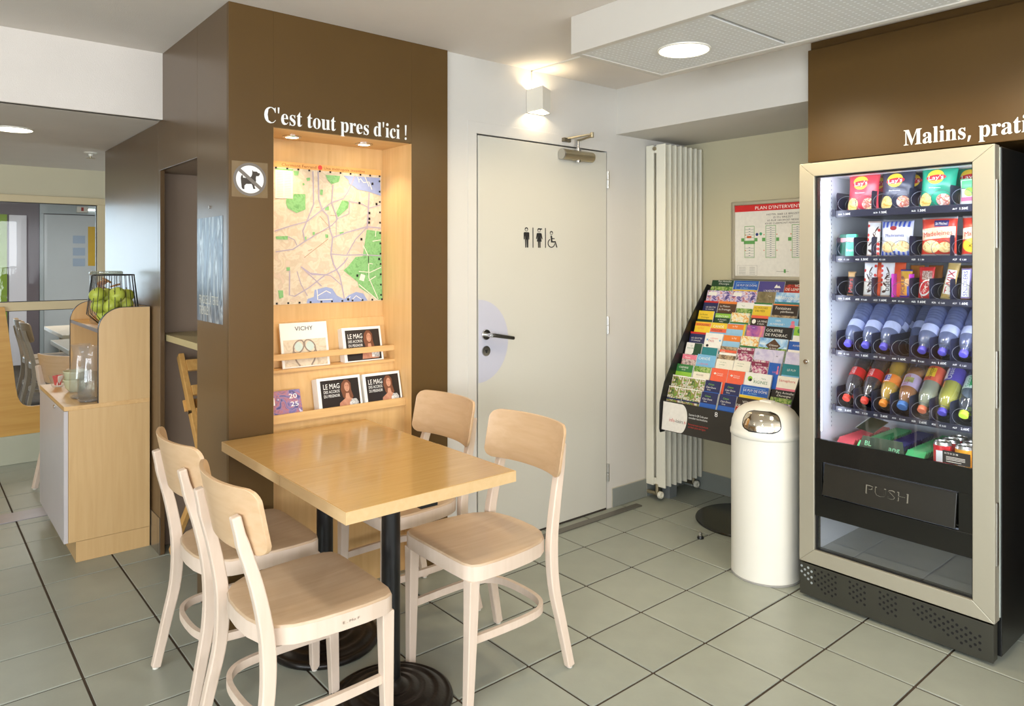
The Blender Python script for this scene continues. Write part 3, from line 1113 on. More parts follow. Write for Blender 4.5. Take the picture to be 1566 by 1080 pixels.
def mag_dark(label, x0, x1, zt, zb, y, th):
    t, at, up, H_, W_ = magazine('magazine', label, x0, x1, zt, zb, y, th, .036)
    patch(at, .07, .95, .03, .92).build('cover', flat((34, 26, 24), .3), parent=t)
    b = B()
    b.text('LE MAG', at(.13, .67, .0012), XR, up, .0225, width=W_*.37)
    b.text('DES ACCROS', at(.13, .55, .0012), XR, up, .0125, width=W_*.36)
    b.text('DU PEIGNOIR', at(.13, .43, .0012), XR, up, .0125, width=W_*.36)
    b.build('title', M_SIGNW, parent=t)
    def el(cx, cy, rx, ry, d=.0012, n=16):
        return [at(cx+rx*math.cos(2*PI*k/n), cy+ry*math.sin(2*PI*k/n), d) for k in range(n)]
    b = B()
    b.face([at(u, v, .0012) for u, v in ((.56, .40), (.52, .62), (.55, .80), (.62, .89), (.70, .88), (.76, .78), (.76, .58), (.80, .38), (.74, .30), (.62, .30))])
    b.build('cover_hair', flat((112, 64, 38)), parent=t)
    b = B()
    b.face(el(.665, .68, .062, .135, .0015))
    b.face([at(u, v, .0014) for u, v in ((.63, .50), (.70, .50), (.72, .36), (.86, .28), (.88, .06), (.45, .06), (.47, .24), (.61, .36))])
    b.build('cover_portrait', photo('skin_print', [(198, 146, 118), (180, 124, 98), (150, 96, 74)], 18), parent=t)
    b = B()
    b.face([at(u, v, .0018) for u, v in ((.70, .10), (.70, .22), (.76, .32), (.86, .32), (.91, .22), (.90, .08))])
    b.build('cover_cup', photo('cup_print', [(226, 226, 222), (150, 150, 150)], 60), parent=t)
    b = B()
    b.face([at(u, v, .0017) for u, v in ((.63, .72), (.655, .735), (.655, .715))])
    b.face([at(u, v, .0017) for u, v in ((.68, .735), (.705, .72), (.68, .715))])
    b.face([at(u, v, .0017) for u, v in ((.65, .595), (.685, .595), (.668, .582))])
    b.build('cover_face', flat((90, 46, 40)), parent=t)
    return t
mag_dark('dark magazine with a woman holding a cup, thick stack alone on the upper niche ledge', 1.508, 1.704, 1.110, .958, 2.952, .044)
mag_dark('dark magazine with a woman holding a cup, middle of the lower niche ledge', 1.339, 1.542, .912, .767, 2.848, .050)
mag_dark('dark magazine with a woman holding a cup, right end of the lower niche ledge', 1.556, 1.744, .909, .767, 2.848, .050)
t, at, up, H_, W_ = magazine('magazine', 'purple magazine dated 2025 at the left end of the lower niche ledge', 1.120, 1.268, .878, .767, 2.852, .012, .04)
patch(at, 0, 1, 0, 1).build('cover', photo('cover_purple', [(70, 66, 120), (120, 112, 168), (176, 110, 120), (90, 84, 140), (200, 190, 214)], 26), parent=t)
b = B()
b.text('20', at(.66, .70, .0013), XR, up, .020, width=.034)
b.text('25', at(.68, .42, .0013), XR, up, .020, width=.034)
b.build('year', M_SIGNW, parent=t)
patch(at, .0, .24, .52, .78, .0011).build('label', M_PAPER, parent=t)
t, at, up, H_, W_ = magazine('magazine', 'reddish brown magazine half hidden at the left end of the upper niche ledge', 1.118, 1.170, 1.062, .958, 2.955, .006, .04)
patch(at, 0, 1, 0, 1).build('cover', photo('cover_red', [(150, 60, 44), (210, 150, 100), (226, 190, 140), (96, 50, 44)], 40), parent=t)

# ---- lettering on the walls: outline glyphs of a seriffed face
GLY = {"C":[468,[[[257,-11],[193,-3],[137,20],[91,56],[56,104],[34,162],[26,228],[34,294],[56,351],[92,399],[139,435],[195,458],[259,465],[309,459],[367,440],[377,436],[388,435],[408,443],[419,465],[437,465],[437,308],[420,308],[392,364],[356,407],[313,434],[265,443],[174,389],[144,226],[177,74],[278,24],[318,29],[358,45],[395,71],[428,106],[447,89],[365,14]]]],"'":[151,[[[57,306],[44,480],[107,480],[94,306]]]],"e":[301,[[[154,-10],[117,-5],[85,10],[58,35],[37,69],[24,109],[19,157],[24,201],[38,240],[59,273],[87,298],[120,313],[157,318],[209,309],[249,280],[274,234],[283,173],[283,166],[117,166],[138,73],[199,42],[237,53],[270,86],[285,73],[228,11]],[[116,192],[201,192],[201,215],[199,252],[193,277],[181,292],[161,297],[127,274],[116,203]]]],"s":[288,[[[151,-10],[122,-6],[87,6],[80,8],[73,9],[60,4],[51,-9],[36,-9],[36,105],[53,105],[66,68],[87,39],[112,21],[140,15],[162,18],[179,27],[189,40],[192,58],[183,84],[156,105],[107,130],[76,148],[54,169],[41,193],[37,220],[44,259],[65,291],[98,312],[141,319],[153,318],[166,316],[181,312],[199,308],[202,307],[206,306],[210,305],[223,308],[230,319],[244,319],[244,222],[228,222],[215,254],[196,277],[174,291],[149,296],[130,294],[116,286],[108,274],[105,259],[107,244],[115,232],[128,222],[146,212],[191,189],[221,172],[241,151],[253,127],[257,95],[250,51],[228,18],[194,-3]]]],"t":[228,[[[124,-9],[89,-4],[66,10],[53,36],[48,71],[48,279],[20,279],[20,300],[57,336],[88,369],[112,398],[129,424],[144,424],[144,310],[208,310],[208,279],[144,279],[144,82],[146,64],[149,51],[157,43],[168,40],[189,49],[206,75],[222,66],[182,9]]]],"o":[336,[[[169,-10],[127,-5],[90,11],[60,37],[38,70],[24,110],[19,154],[24,199],[38,239],[60,272],[90,297],[127,313],[168,318],[209,313],[245,298],[275,273],[298,240],[312,200],[317,154],[312,108],[298,69],[275,36],[245,11],[210,-5]],[[169,11],[193,18],[209,39],[214,56],[217,81],[219,114],[220,154],[217,227],[208,271],[192,292],[169,299],[144,292],[128,271],[120,227],[117,154],[118,114],[120,82],[123,56],[128,39],[144,18]]]],"u":[375,[[[131,-10],[91,-3],[65,17],[51,51],[46,97],[46,248],[44,268],[39,282],[29,291],[11,294],[11,310],[142,310],[142,74],[144,58],[151,46],[162,38],[177,36],[205,43],[228,66],[228,248],[226,269],[221,283],[209,291],[189,294],[189,310],[324,310],[324,70],[326,51],[331,39],[342,33],[360,30],[360,13],[300,7],[228,-10],[228,40],[209,19],[186,3],[160,-7]]]],"p":[371,[[[17,-139],[17,-124],[31,-122],[40,-117],[47,-110],[50,-101],[52,-86],[52,-64],[52,243],[51,269],[46,283],[37,291],[19,295],[19,310],[143,310],[143,263],[180,305],[230,319],[264,314],[293,298],[317,274],[335,241],[346,203],[350,160],[346,113],[334,72],[316,38],[291,12],[261,-5],[227,-10],[183,1],[148,32],[148,-58],[149,-81],[152,-99],[158,-110],[167,-118],[180,-121],[197,-123],[197,-139]],[[195,28],[222,36],[239,59],[249,99],[253,154],[250,208],[241,248],[225,270],[199,278],[171,267],[148,235],[148,69],[167,38]]]],"r":[287,[[[18,0],[18,16],[35,19],[45,26],[51,37],[52,56],[52,252],[51,273],[46,285],[37,291],[20,293],[21,310],[146,310],[146,252],[165,280],[187,301],[210,314],[233,318],[258,315],[275,304],[286,287],[289,266],[287,248],[278,234],[265,225],[248,222],[233,224],[222,231],[214,240],[207,250],[199,257],[189,260],[175,255],[162,241],[152,220],[149,192],[149,56],[152,37],[159,25],[173,19],[197,16],[197,0]]]],"i":[198,[[[101,362],[81,366],[65,376],[54,393],[50,412],[54,432],[65,449],[81,460],[101,463],[120,460],[137,449],[147,432],[151,412],[147,393],[136,376],[120,366]],[[18,0],[18,16],[35,19],[45,26],[51,37],[52,56],[52,252],[51,272],[47,285],[37,291],[20,293],[21,310],[148,310],[148,56],[150,38],[154,26],[164,19],[180,16],[180,0]]]],"d":[370,[[[140,-10],[107,-5],[78,10],[53,35],[35,66],[23,104],[19,147],[24,196],[36,237],[55,272],[81,297],[112,313],[146,318],[189,309],[223,280],[223,401],[220,419],[212,430],[198,437],[176,439],[176,455],[319,455],[319,75],[320,54],[325,41],[335,32],[353,28],[353,11],[294,6],[223,-10],[223,39],[188,2]],[[171,28],[187,31],[202,41],[215,56],[223,76],[223,242],[217,257],[206,270],[191,278],[174,281],[147,273],[130,250],[121,210],[118,153],[121,98],[130,58],[146,36]]]],"M":[634,[[[14,0],[14,17],[43,22],[61,32],[72,50],[75,79],[75,382],[74,402],[71,416],[64,426],[53,432],[37,436],[15,439],[15,455],[185,455],[317,142],[449,455],[617,455],[617,439],[590,433],[573,423],[563,405],[560,378],[560,85],[561,61],[565,43],[571,31],[582,23],[596,19],[617,17],[617,0],[396,0],[396,17],[417,20],[433,25],[443,32],[450,44],[453,61],[455,83],[455,399],[288,0],[270,0],[105,389],[105,80],[109,48],[120,30],[139,20],[169,17],[169,0]]]],"a":[344,[[[255,-10],[216,1],[200,35],[151,2],[95,-9],[64,-4],[40,11],[25,34],[20,63],[31,104],[63,136],[119,164],[199,190],[199,241],[196,266],[187,282],[171,292],[148,296],[115,290],[104,274],[106,268],[113,257],[121,243],[123,231],[120,215],[110,202],[95,194],[77,191],[59,194],[45,203],[36,218],[33,236],[37,259],[49,278],[69,295],[95,308],[126,316],[162,318],[223,312],[263,292],[285,259],[293,210],[293,62],[293,48],[295,40],[298,36],[304,34],[312,36],[320,42],[329,28],[294,-1]],[[151,34],[162,35],[174,41],[187,50],[199,63],[199,169],[138,139],[118,84],[126,46]]]],"l":[199,[[[18,0],[18,16],[35,19],[45,26],[51,37],[52,56],[52,398],[51,417],[47,429],[38,436],[20,439],[20,455],[148,455],[148,56],[150,38],[154,26],[164,19],[180,16],[180,0]]]],"n":[381,[[[18,0],[18,16],[35,19],[45,26],[51,37],[52,56],[52,253],[51,271],[46,284],[36,291],[19,294],[19,310],[148,310],[148,267],[190,306],[243,318],[309,292],[330,212],[330,56],[332,38],[337,26],[347,19],[363,16],[363,0],[202,0],[202,16],[207,16],[228,26],[235,56],[235,217],[234,241],[229,258],[219,268],[203,271],[173,262],[148,235],[148,56],[149,38],[154,26],[164,19],[180,16],[180,0]]]],",":[180,[[[28,-87],[37,-47],[47,-3],[55,40],[61,78],[124,78],[129,71],[118,33],[104,-8],[87,-49],[71,-87]]]],"!":[181,[[[71,135],[54,480],[126,480],[109,135]],[[90,-9],[74,-7],[60,1],[51,15],[48,36],[51,57],[60,71],[74,79],[90,81],[106,79],[119,71],[129,57],[132,36],[129,15],[119,1],[106,-7]]]],"c":[293,[[[156,-10],[119,-5],[87,11],[59,35],[38,68],[24,106],[19,150],[25,196],[40,237],[64,271],[96,297],[133,313],[175,319],[218,314],[250,298],[271,275],[277,245],[275,228],[266,215],[253,207],[236,204],[206,216],[196,251],[196,256],[197,261],[197,266],[197,271],[190,290],[169,297],[126,269],[112,187],[118,123],[137,76],[166,48],[204,38],[239,47],[271,72],[285,60],[227,8]]]],"q":[364,[[[175,-139],[175,-123],[199,-120],[214,-114],[221,-102],[224,-83],[224,29],[187,0],[142,-9],[108,-5],[79,10],[54,33],[36,64],[24,101],[20,144],[25,192],[40,234],[63,270],[93,297],[129,313],[170,319],[215,310],[257,281],[309,320],[320,320],[320,-83],[321,-102],[326,-113],[337,-120],[354,-123],[354,-139]],[[179,30],[194,32],[208,40],[218,52],[224,67],[224,241],[213,281],[179,295],[150,286],[131,261],[120,218],[117,156],[120,100],[131,60],[150,37]]]]}
def letters(t, s, o, right, up, cap, width, m, depth=.004, off=0.):
    sc0 = cap/455
    tot = sum(170 if c == ' ' else GLY[c][0] for c in s)
    sx = width/tot
    x = 0
    o, right, up = Vector(o), Vector(right), Vector(up)
    nrm = right.cross(up)
    for c in s:
        if c == ' ':
            x += 170
            continue
        adv, loops = GLY[c]
        cu = bpy.data.curves.new('letter', 'CURVE')
        cu.dimensions = '2D'
        cu.fill_mode = 'BOTH'
        for lp in loops:
            sp = cu.splines.new('POLY')
            sp.points.add(len(lp)-1)
            for p, (px, py) in zip(sp.points, lp):
                p.co = (px*sx, py*sc0, 0, 1)
            sp.use_cyclic_u = True
        cu.extrude = depth/2
        cu.offset = off
        oc = bpy.data.objects.new('letter', cu)
        me = bpy.data.meshes.new_from_object(oc)
        me.name = 'letter'
        bpy.data.objects.remove(oc)
        base = o+right*(x*sx)-ORG[t.name]
        for v in me.vertices:
            q = v.co.copy()
            v.co = base+right*q.x+up*q.y+nrm*(q.z+depth/2)
        me.materials.clear()
        me.materials.append(m)
        ob = bpy.data.objects.new('letter', me)
        COL.objects.link(ob)
        ob.parent = t
        x += adv
t = thing('wall_lettering', 'white seriffed lettering above the lit niche on the brown pillar', 'lettering', (1.40, PYF, 1.955))
letters(t, "C'est tout pres d'ici !", (1.073, PYF, 1.9565), (1, 0, 0), (0, 0, 1), .062, .655, M_SIGNW, off=-.0005)
t = thing('wall_lettering', 'white seriffed lettering on the brown fascia over the vending machine', 'lettering', (3.12, 1.0, 1.885))
letters(t, "Malins, pratiques", (3.12, 1.228, 1.884), (0, -1, 0), (0, 0, 1), .062, 0.5767, M_SIGNW)

# ---- no-dogs sticker on the pillar
t = thing('no_dogs_sticker', 'round no dogs sticker on a clear square, on the brown pillar', 'sticker', (1.020, PYF, 1.66))
b = B()
b.box(.951, 1.090, PYF-.0006, PYF-.0001, 1.660, 1.797)
b.build('clear_square', mat('sticker_film', (122, 102, 74), .15, var=.06, vsc=30), parent=t)
b = B()
b.cyl((1.0205, PYF-.0011, 1.729), .064, .0004, 'y', 40)
b.build('grey_ring', flat((112, 104, 96), .3), parent=t)
b = B()
b.cyl((1.0205, PYF-.0016, 1.729), .0535, .0004, 'y', 40)
b.build('white_disc', flat((232, 230, 228), .4), parent=t)
def dg(x, y):
    return Vector((1.0205+(x-530)*.000176, PYF-.0022, 1.729-(y-555)*.000173))
b = B()
dog = [(355, 460), (372, 490), (372, 522), (430, 530), (520, 520), (560, 480), (575, 430), (578, 335), (600, 372), (680, 370), (700, 395), (748, 405), (740, 440), (715, 470), (664, 472), (655, 520), (662, 580), (640, 640), (625, 700), (648, 760), (600, 762), (580, 690), (562, 655), (445, 660), (405, 700), (404, 765), (412, 778), (370, 782), (345, 740), (335, 640), (325, 540), (335, 490)]
b.prism([dg(*p) for p in dog], (0, -.0003, 0))
b.build('dog', flat((52, 42, 32)), parent=t)
b = B()
b.prism([dg(*p)+Vector((0, -.0006, 0)) for p in ((275, 385), (320, 325), (800, 730), (755, 790))], (0, -.0003, 0))
b.build('slash', flat((112, 104, 96), .3), parent=t)

# ---- glossy poster on the left face of the pillar
t = thing('poster', 'glossy blue grey poster with pale lettering on the pillar side', 'poster', (PX, 3.008, 1.168))
b = B()
b.box(PX-.0012, PX-.0002, 2.850, 3.166, 1.168, 1.590)
b.build('sheet', photo('poster_print', [(44, 58, 74), (110, 130, 148), (52, 66, 80), (176, 186, 192), (40, 46, 56)], 11, 2., .34, (1, 2.2, .35)), parent=t)
b = B()
for s_, z, h_ in (('FRAGILE, LA TERRE', 1.240, .036), ('TREMBLE !', 1.196, .036)):
    b.text(s_, (PX-.0018, 3.135, z), (0, -1, 0), (0, 0, 1), h_, width=.235 if z > 1.22 else .125)
b.build('title', flat((206, 204, 190)), parent=t)
# ---- tables: two square tops pushed together, each on a ribbed cast base
def table(label, y0, y1, base, x0=.912, x1=1.512, z=.738, drop=0., free=-1):
    t = thing('bistro_table', label, 'table', (base[0], base[1], 0), 'tables pushed together')
    b = B()
    b.box(x0, x1, y0, y1, z-.036-drop, z-drop)
    o = b.build('tabletop', M_TABLE, parent=t, bevel=.0015)
    b = B()
    e = .0012
    for q in ((x0-e, x0, y0, y1), (x1, x1+e, y0, y1), (x0-e, x1+e, y0-e, y0) if free < 0 else (x0-e, x1+e, y1, y1+e)):
        b.box(q[0], q[1], q[2], q[3], z-.0355-drop, z-.001-drop)
    b.build('edging', M_TEDGE, parent=o)
    b = B()
    b.cyl((base[0], base[1], .03), .030, z-.07, 'z', 24)
    b.build('column', M_BLKMET, parent=t, smooth=True)
    b = B()
    b.box(base[0]-.15, base[0]+.15, base[1]-.02, base[1]+.02, z-.05-drop, z-.036-drop)
    b.box(base[0]-.02, base[0]+.02, base[1]-.15, base[1]+.15, z-.05-drop, z-.036-drop)
    b.build('spider', M_BLKMET, parent=t)
    b = B()
    prof = [(.0, .0), (.196, .0), (.200, .010), (.196, .018), (.186, .022), (.182, .019), (.172, .024), (.160, .032), (.148, .035), (.143, .031), (.130, .036), (.114, .043), (.104, .045), (.099, .041), (.088, .046), (.074, .052), (.066, .053), (.061, .049), (.052, .054), (.042, .060), (.034, .068), (.031, .078)]
    b.lathe(prof, (base[0], base[1], 0), 56)
    b.build('base', M_IRON, parent=t, smooth='all')
    return t
M_IRON = mat('cast_iron', (30, 25, 22), .3, metal=.35, var=.25, vsc=25, bump=.35, bsc=60)
table('square wooden table with black ribbed base, nearer one of the pushed together pair', 1.780, 2.2275, (1.198, 2.03))
table('square wooden table with black ribbed base, against the lit display niche', 2.2295, 2.775, (1.198, 2.507), drop=.001, free=1)
b = B()
b.box(1.19, 1.25, 1.84, 1.87, .668, .702)
b.build('levelling_block', M_BLACK, parent=bpy.data.objects['bistro_table'])

# ---- chairs
def rect_sweep(b, path, frames):
    """path points with (half width along a, half along b, a, b)"""
    rings = []
    for p, (ha, hb, a, c) in zip(path, frames):
        p, a, c = Vector(p), Vector(a), Vector(c)
        rings.append([p+a*ha+c*hb, p-a*ha+c*hb, p-a*ha-c*hb, p+a*ha-c*hb])
    b.loft(rings)
def catm(P, n):
    """smooth resampling of control points"""
    P = [Vector(p) for p in P]
    out = []
    for i in range(len(P)-1):
        p0, p1, p2, p3 = P[max(i-1, 0)], P[i], P[i+1], P[min(i+2, len(P)-1)]
        for k in range(n):
            t = k/n
            out.append(.5*((2*p1)+(p2-p0)*t+(2*p0-5*p1+4*p2-p3)*t*t+(3*p1-p0-3*p2+p3)*t**3))
    out.append(P[-1])
    return out
def chair(label, group='bistro chairs'):
    t = thing('dining_chair', label, 'chair', (0, 0, 0), group)
    # seat: thick rim with rounded front corners and round back, slightly dished top
    half = [(.195, 0), (.195, .10), (.193, .158), (.182, .190), (.158, .203), (.09, .208), (.02, .206), (-.05, .200), (-.11, .187), (-.152, .160), (-.178, .122), (-.191, .07), (-.195, 0)]
    out = half+[(x, -y) for x, y in half[-2:0:-1]]
    def ring(s_, z):
        return [Vector((x*s_+.004*(1-s_), y*s_, z)) for x, y in out]
    b = B()
    b.loft([ring(.985, .412), ring(1.0, .416), ring(1.0, .459), ring(.985, .465), ring(.93, .4665), ring(.75, .463), ring(.5, .460), ring(.25, .4585)])
    b.build('seat', M_SEAT, parent=t, smooth=True)
    b = B()
    b.loft([[p+Vector((0, 0, 0)) for p in ring(1.0015, .4135)], ring(1.0015, .4585)], cap=False)
    b.build('seat_rim', M_CHAIR, parent=t, smooth='all')
    X_, Y_, Z_ = (1, 0, 0), (0, 1, 0), (0, 0, 1)
    for s_ in (1, -1):
        b = B()
        rect_sweep(b, [(.180, .168*s_, .006), (.174, .172*s_, .22), (.170, .174*s_, .414)], [(.0135, .0135, X_, Y_), (.0165, .0165, X_, Y_), (.019, .020, X_, Y_)])
        lg = b.build('leg', M_CHAIR, parent=t, bevel=.003)
        b = B()
        b.cyl((.180, .168*s_, 0), .010, .0065, 'z', 12)
        b.build('glide', M_WHITE, parent=lg)
        path = catm([(-.238, .198*s_, .006), (-.205, .190*s_, .16), (-.178, .180*s_, .30), (-.176, .173*s_, .44), (-.200, .166*s_, .58), (-.233, .154*s_, .70), (-.2485, .148*s_, .770)], 4)
        fr = []
        for i, p in enumerate(path):
            z = p.z
            ha = .0145+.0045*max(0, 1-abs(z-.40)/.36)      # depth, front to back
            hb = .0135+.0015*max(0, 1-abs(z-.45)/.4)
            tg = (path[min(i+1, len(path)-1)]-path[max(i-1, 0)]).normalized()
            a = Vector((tg.z, 0, -tg.x)).normalized()
            if z > .72:
                ha *= .85
            fr.append((ha, hb, a, Vector(Y_)))
        b = B()
        rect_sweep(b, path, fr)
        top = path[-1]
        lg = b.build('leg', M_CHAIR, parent=t, bevel=.004)
        b = B()
        b.cyl((-.238, .198*s_, 0), .010, .0065, 'z', 12)
        b.build('glide', M_WHITE, parent=lg)
    # stretcher: bent hoop open to the front
    hoop = [(.174, .166, .215), (.05, .172, .215), (-.06, .172, .215), (-.128, .160, .215), (-.168, .125, .215), (-.186, .07, .215), (-.190, 0, .215)]
    hoop = catm(hoop, 4)
    hoop = hoop+[Vector((p.x, -p.y, p.z)) for p in reversed(hoop[:-1])]
    fr = []
    for i, p in enumerate(hoop):
        tg = (hoop[min(i+1, len(hoop)-1)]-hoop[max(i-1, 0)]).normalized()
        fr.append((.0075, .0125, Vector((-tg.y, tg.x, 0)), Vector(Z_)))
    b = B()
    rect_sweep(b, hoop, fr)
    b.build('stretcher', M_CHAIR, parent=t, smooth=True)
    # curved plywood back rest with rounded corners
    nu, nv = 28, 6
    def surf(u, v, off):
        y = u*.208
        x = -.248+.054*abs(u)**2.2+off
        lean = -.036*(v-.5)
        return Vector((x+lean, y, .664+.178*v))
    cr = .036
    def vlim(u):
        e = .208*(1-abs(u))
        if e >= cr:
            return 0., 1.
        d_ = (cr-math.sqrt(max(0, cr*cr-(cr-e)**2)))/.178
        return d_, 1-d_
    us = [-1+2*k/nu for k in range(nu+1)]
    us = sorted(set([round(u, 4) for u in us]+[-.995, -.98, -.955, .955, .98, .995]))
    b = B()
    F_, G_ = [], []
    for u in us:
        lo, hi = vlim(u)
        F_.append([b.bm.verts.new(surf(u, lo+(hi-lo)*k/nv, .006)) for k in range(nv+1)])
        G_.append([b.bm.verts.new(surf(u, lo+(hi-lo)*k/nv, -.006)) for k in range(nv+1)])
    for S_ in (F_, G_):
        for i in range(len(us)-1):
            for k in range(nv):
                b.bm.faces.new((S_[i][k], S_[i+1][k], S_[i+1][k+1], S_[i][k+1]))
    for i in range(len(us)-1):
        for k in (0, nv):
            b.bm.faces.new((F_[i][k], F_[i+1][k], G_[i+1][k], G_[i][k]))
    for i in (0, len(us)-1):
        for k in range(nv):
            b.bm.faces.new((F_[i][k], F_[i][k+1], G_[i][k+1], G_[i][k]))
    b.build('backrest', M_BACK, parent=t, smooth=True, bevel=.002)
    return t
M_BACK = wood('back_beech', (205, 174, 138), (192, 158, 120), .33, 'y', 1, coat=.15, con=.7)
ch = chair('bleached beech chair with long scuffed seat in front, nearest to the camera, facing the table')
ch.location = (.889, 2.0, 0)
b = B()
b.text('E . Mo F', (.02, -.2085, .432), (1, 0, 0), (0, 0, 1), .007, width=.05)
o = b.build('pencil_mark', flat((120, 104, 92)), parent=ch)
ch2 = dup(ch, 'bleached beech chair behind the nearest one, beside the brown pillar', (.906, 2.52, 0))
for c in list(ch2.children):
    if c.name.startswith('pencil'):
        bpy.data.objects.remove(c)
ch3 = dup(ch2, 'bleached beech chair with fully visible seat, in front of the toilet door', (1.537, 1.997, 0), PI)
ch4 = dup(ch2, 'bleached beech chair tucked in at the far side of the table by the niche', (1.542, 2.525, 0), PI)
dup(ch2, 'bleached beech chair half hidden behind the oak counter', (.915, 5.235, 0), math.radians(25), 'bistro chairs')
dup(ch2, 'nearer of two bleached beech chairs behind the glass partition', (1.08, 8.02, 0), 0, 'bistro chairs')
dup(ch2, 'further of two bleached beech chairs behind the glass partition', (1.08, 8.48, 0), 0, 'bistro chairs')

# tables beyond the partition
M_WTOP = wood('pale_table', (222, 206, 184), (212, 192, 166), .3, 'x', 1)
for k, (x0, x1, y0, y1, lab) in enumerate(((1.09, 1.69, 7.58, 8.145, 'pale table seen through the glass, nearer of the two pushed together'), (1.09, 1.69, 8.155, 8.72, 'pale table seen through the glass, further of the two pushed together'), (.945, 1.55, 6.30, 7.20, 'low pale table just behind the glass beside the counter'))):
    t = thing('bistro_table', lab, 'table', ((x0+x1)/2, (y0+y1)/2, 0))
    b = B()
    b.box(x0, x1, y0, y1, .702, .738)
    b.build('tabletop', M_WTOP, parent=t, bevel=.002)
    b = B()
    b.cyl(((x0+x1)/2, (y0+y1)/2, .02), .03, .69, 'z', 16)
    b.build('column', M_BLKMET, parent=t, smooth=True)
    b = B()
    b.lathe([(0, 0), (.2, 0), (.2, .012), (.1, .035), (.03, .06)], ((x0+x1)/2, (y0+y1)/2, 0), 28)
    b.build('base', M_IRON, parent=t, smooth=True)
t = thing('bench', 'long pale bench low behind the glass partition', 'bench', (1.9, 9.4, 0))
b = B()
b.box(1.55, 2.3, 10.2, 11.5, .40, .46)
b.build('seat', M_WTOP, parent=t, bevel=.004)
for y in (10.3, 11.4):
    b = B()
    b.box(1.6, 2.25, y-.03, y+.03, 0, .40)
    b.build('leg', M_WTOP, parent=t)

# ---- oak counter with shelf tower
ct = thing('breakfast_counter', 'oak breakfast counter with grey front and rounded shelf tower', 'cabinet', (.75, 4.29, 0))
cx0, cx1, cy0, cy1, cz = .580, .932, 3.90, 4.68, .735
b = B()
b.box(cx0+.004, cx1, cy0, cy0+.018, .098, cz-.02)
b.build('side_panel', M_OAK, parent=ct, bevel=.001)
b = B()
b.box(cx0+.004, cx1, cy1-.018, cy1, .098, cz-.02)
b.build('side_panel', M_OAK, parent=ct, bevel=.001)
b = B()
b.box(cx0-.014, cx0+.003, cy0+.003, cy1-.003, .098, cz-.022)
dr = b.build('door', mat('pale_grey_laminate', (190, 184, 184), .35, var=.015), parent=ct, bevel=.001)
b = B()
b.cyl((cx0-.020, 4.164, .698), .009, .006, 'x', 14)
b.build('lock', M_CHROME, parent=dr, smooth=True)
b = B()
b.box(cx0+.035, cx1, cy0+.004, cy1-.004, 0, .096)
b.build('kick_board', M_OAK, parent=ct)
b = B()
b.box(cx0-.014, cx1, cy0-.001, cy1+.001, cz-.02, cz)
b.build('worktop', wood('oak_top', (214, 176, 122), (198, 156, 100), .35, 'y', .9), parent=ct, bevel=.001)
b = B()
b.box(cx1-.016, cx1, cy0+.018, cy1-.018, .098, 1.187)
b.build('back_panel', M_OAK, parent=ct)
M_EDGE = mat('dark_edging', (40, 40, 44), .4)
def tower(y0, y1):
    prof = [(.708, cz), (.708, 1.082)]
    for k in range(1, 11):
        a = PI-PI/2*k/10
        prof.append((.708+.105+.105*math.cos(a), 1.082+.105*math.sin(a)))
    prof += [(cx1, 1.187), (cx1, cz)]
    b = B()
    b.prism([(p[0], y0, p[1]) for p in prof], (0, y1-y0, 0))
    o = b.build('tower_side', M_OAK, parent=ct)
    b = B()
    for i in range(len(prof)-2):
        p, q = prof[i], prof[i+1]
        dx, dz = q[0]-p[0], q[1]-p[1]
        l_ = math.hypot(dx, dz)
        nx, nz = -dz/l_*.0022, dx/l_*.0022
        b.prism([(p[0], y0-.0004, p[1]), (q[0], y0-.0004, q[1]), (q[0]+nx, y0-.0004, q[1]+nz), (p[0]+nx, y0-.0004, p[1]+nz)], (0, y1-y0+.0008, 0))
    b.build('edging', M_EDGE, parent=o)
tower(cy0, cy0+.018)
tower(cy1-.018, cy1)
b = B()
b.box(.714, cx1-.017, cy0+.019, cy1-.019, 1.068, 1.084)
sh = b.build('shelf', wood('oak_shelf', (212, 166, 100), (196, 148, 84), .4, 'y', .9), parent=ct)
b = B()
b.box(.7085, .7138, cy0+.019, cy1-.019, 1.068, 1.0845)
b.build('shelf_edging', mat('grey_edging', (108, 108, 116), .4), parent=sh)

# wire basket with apples on the shelf
bx_, by_, bz_ = .80, 4.055, 1.085
wb = thing('wire_basket', 'black wire basket full of green apples on the counter shelf', 'basket', (bx_, by_, bz_))
prof = [(.050, .004), (.116, .066), (.094, .258)]
b = B()
for r, z in ((.050, .004), (.094, .258)):
    b.tube([(bx_+r*math.cos(2*PI*k/28), by_+r*math.sin(2*PI*k/28), bz_+z) for k in range(28)], .0028, 6, closed=True)
b.build('hoop', M_BLKMET, parent=wb, smooth='all')
for k in range(26):
    a = 2*PI*k/26
    b = B()
    b.tube([(bx_+r*math.cos(a), by_+r*math.sin(a), bz_+z) for r, z in prof], .0016, 5)
    b.build('wire', M_BLKMET, parent=wb, smooth='all')
b = B()
b.cyl((bx_, by_, bz_+.001), .049, .002, 'z', 20)
b.build('base', M_BLKMET, parent=wb)
M_APPLE = mat('green_apple', (176, 186, 74), .4, var=.14, vsc=14, rand=.12, spec=.35)
M_STALK = mat('apple_stalk', (92, 66, 36), .8)
ap_b = B()
R0 = .0385
prof = []
for k in range(13):
    t_ = PI*k/12
    r = R0*math.sin(t_)*(1+.06*math.cos(t_))
    z = -R0*.92*math.cos(t_)
    if k > 9:
        z -= (k-9)*.0032
    if k < 2:
        z += (2-k)*.003
    prof.append((max(r, .0012), z+R0*.92))
ap_b.lathe(prof, (0, 0, 0), 18)
apple0 = None
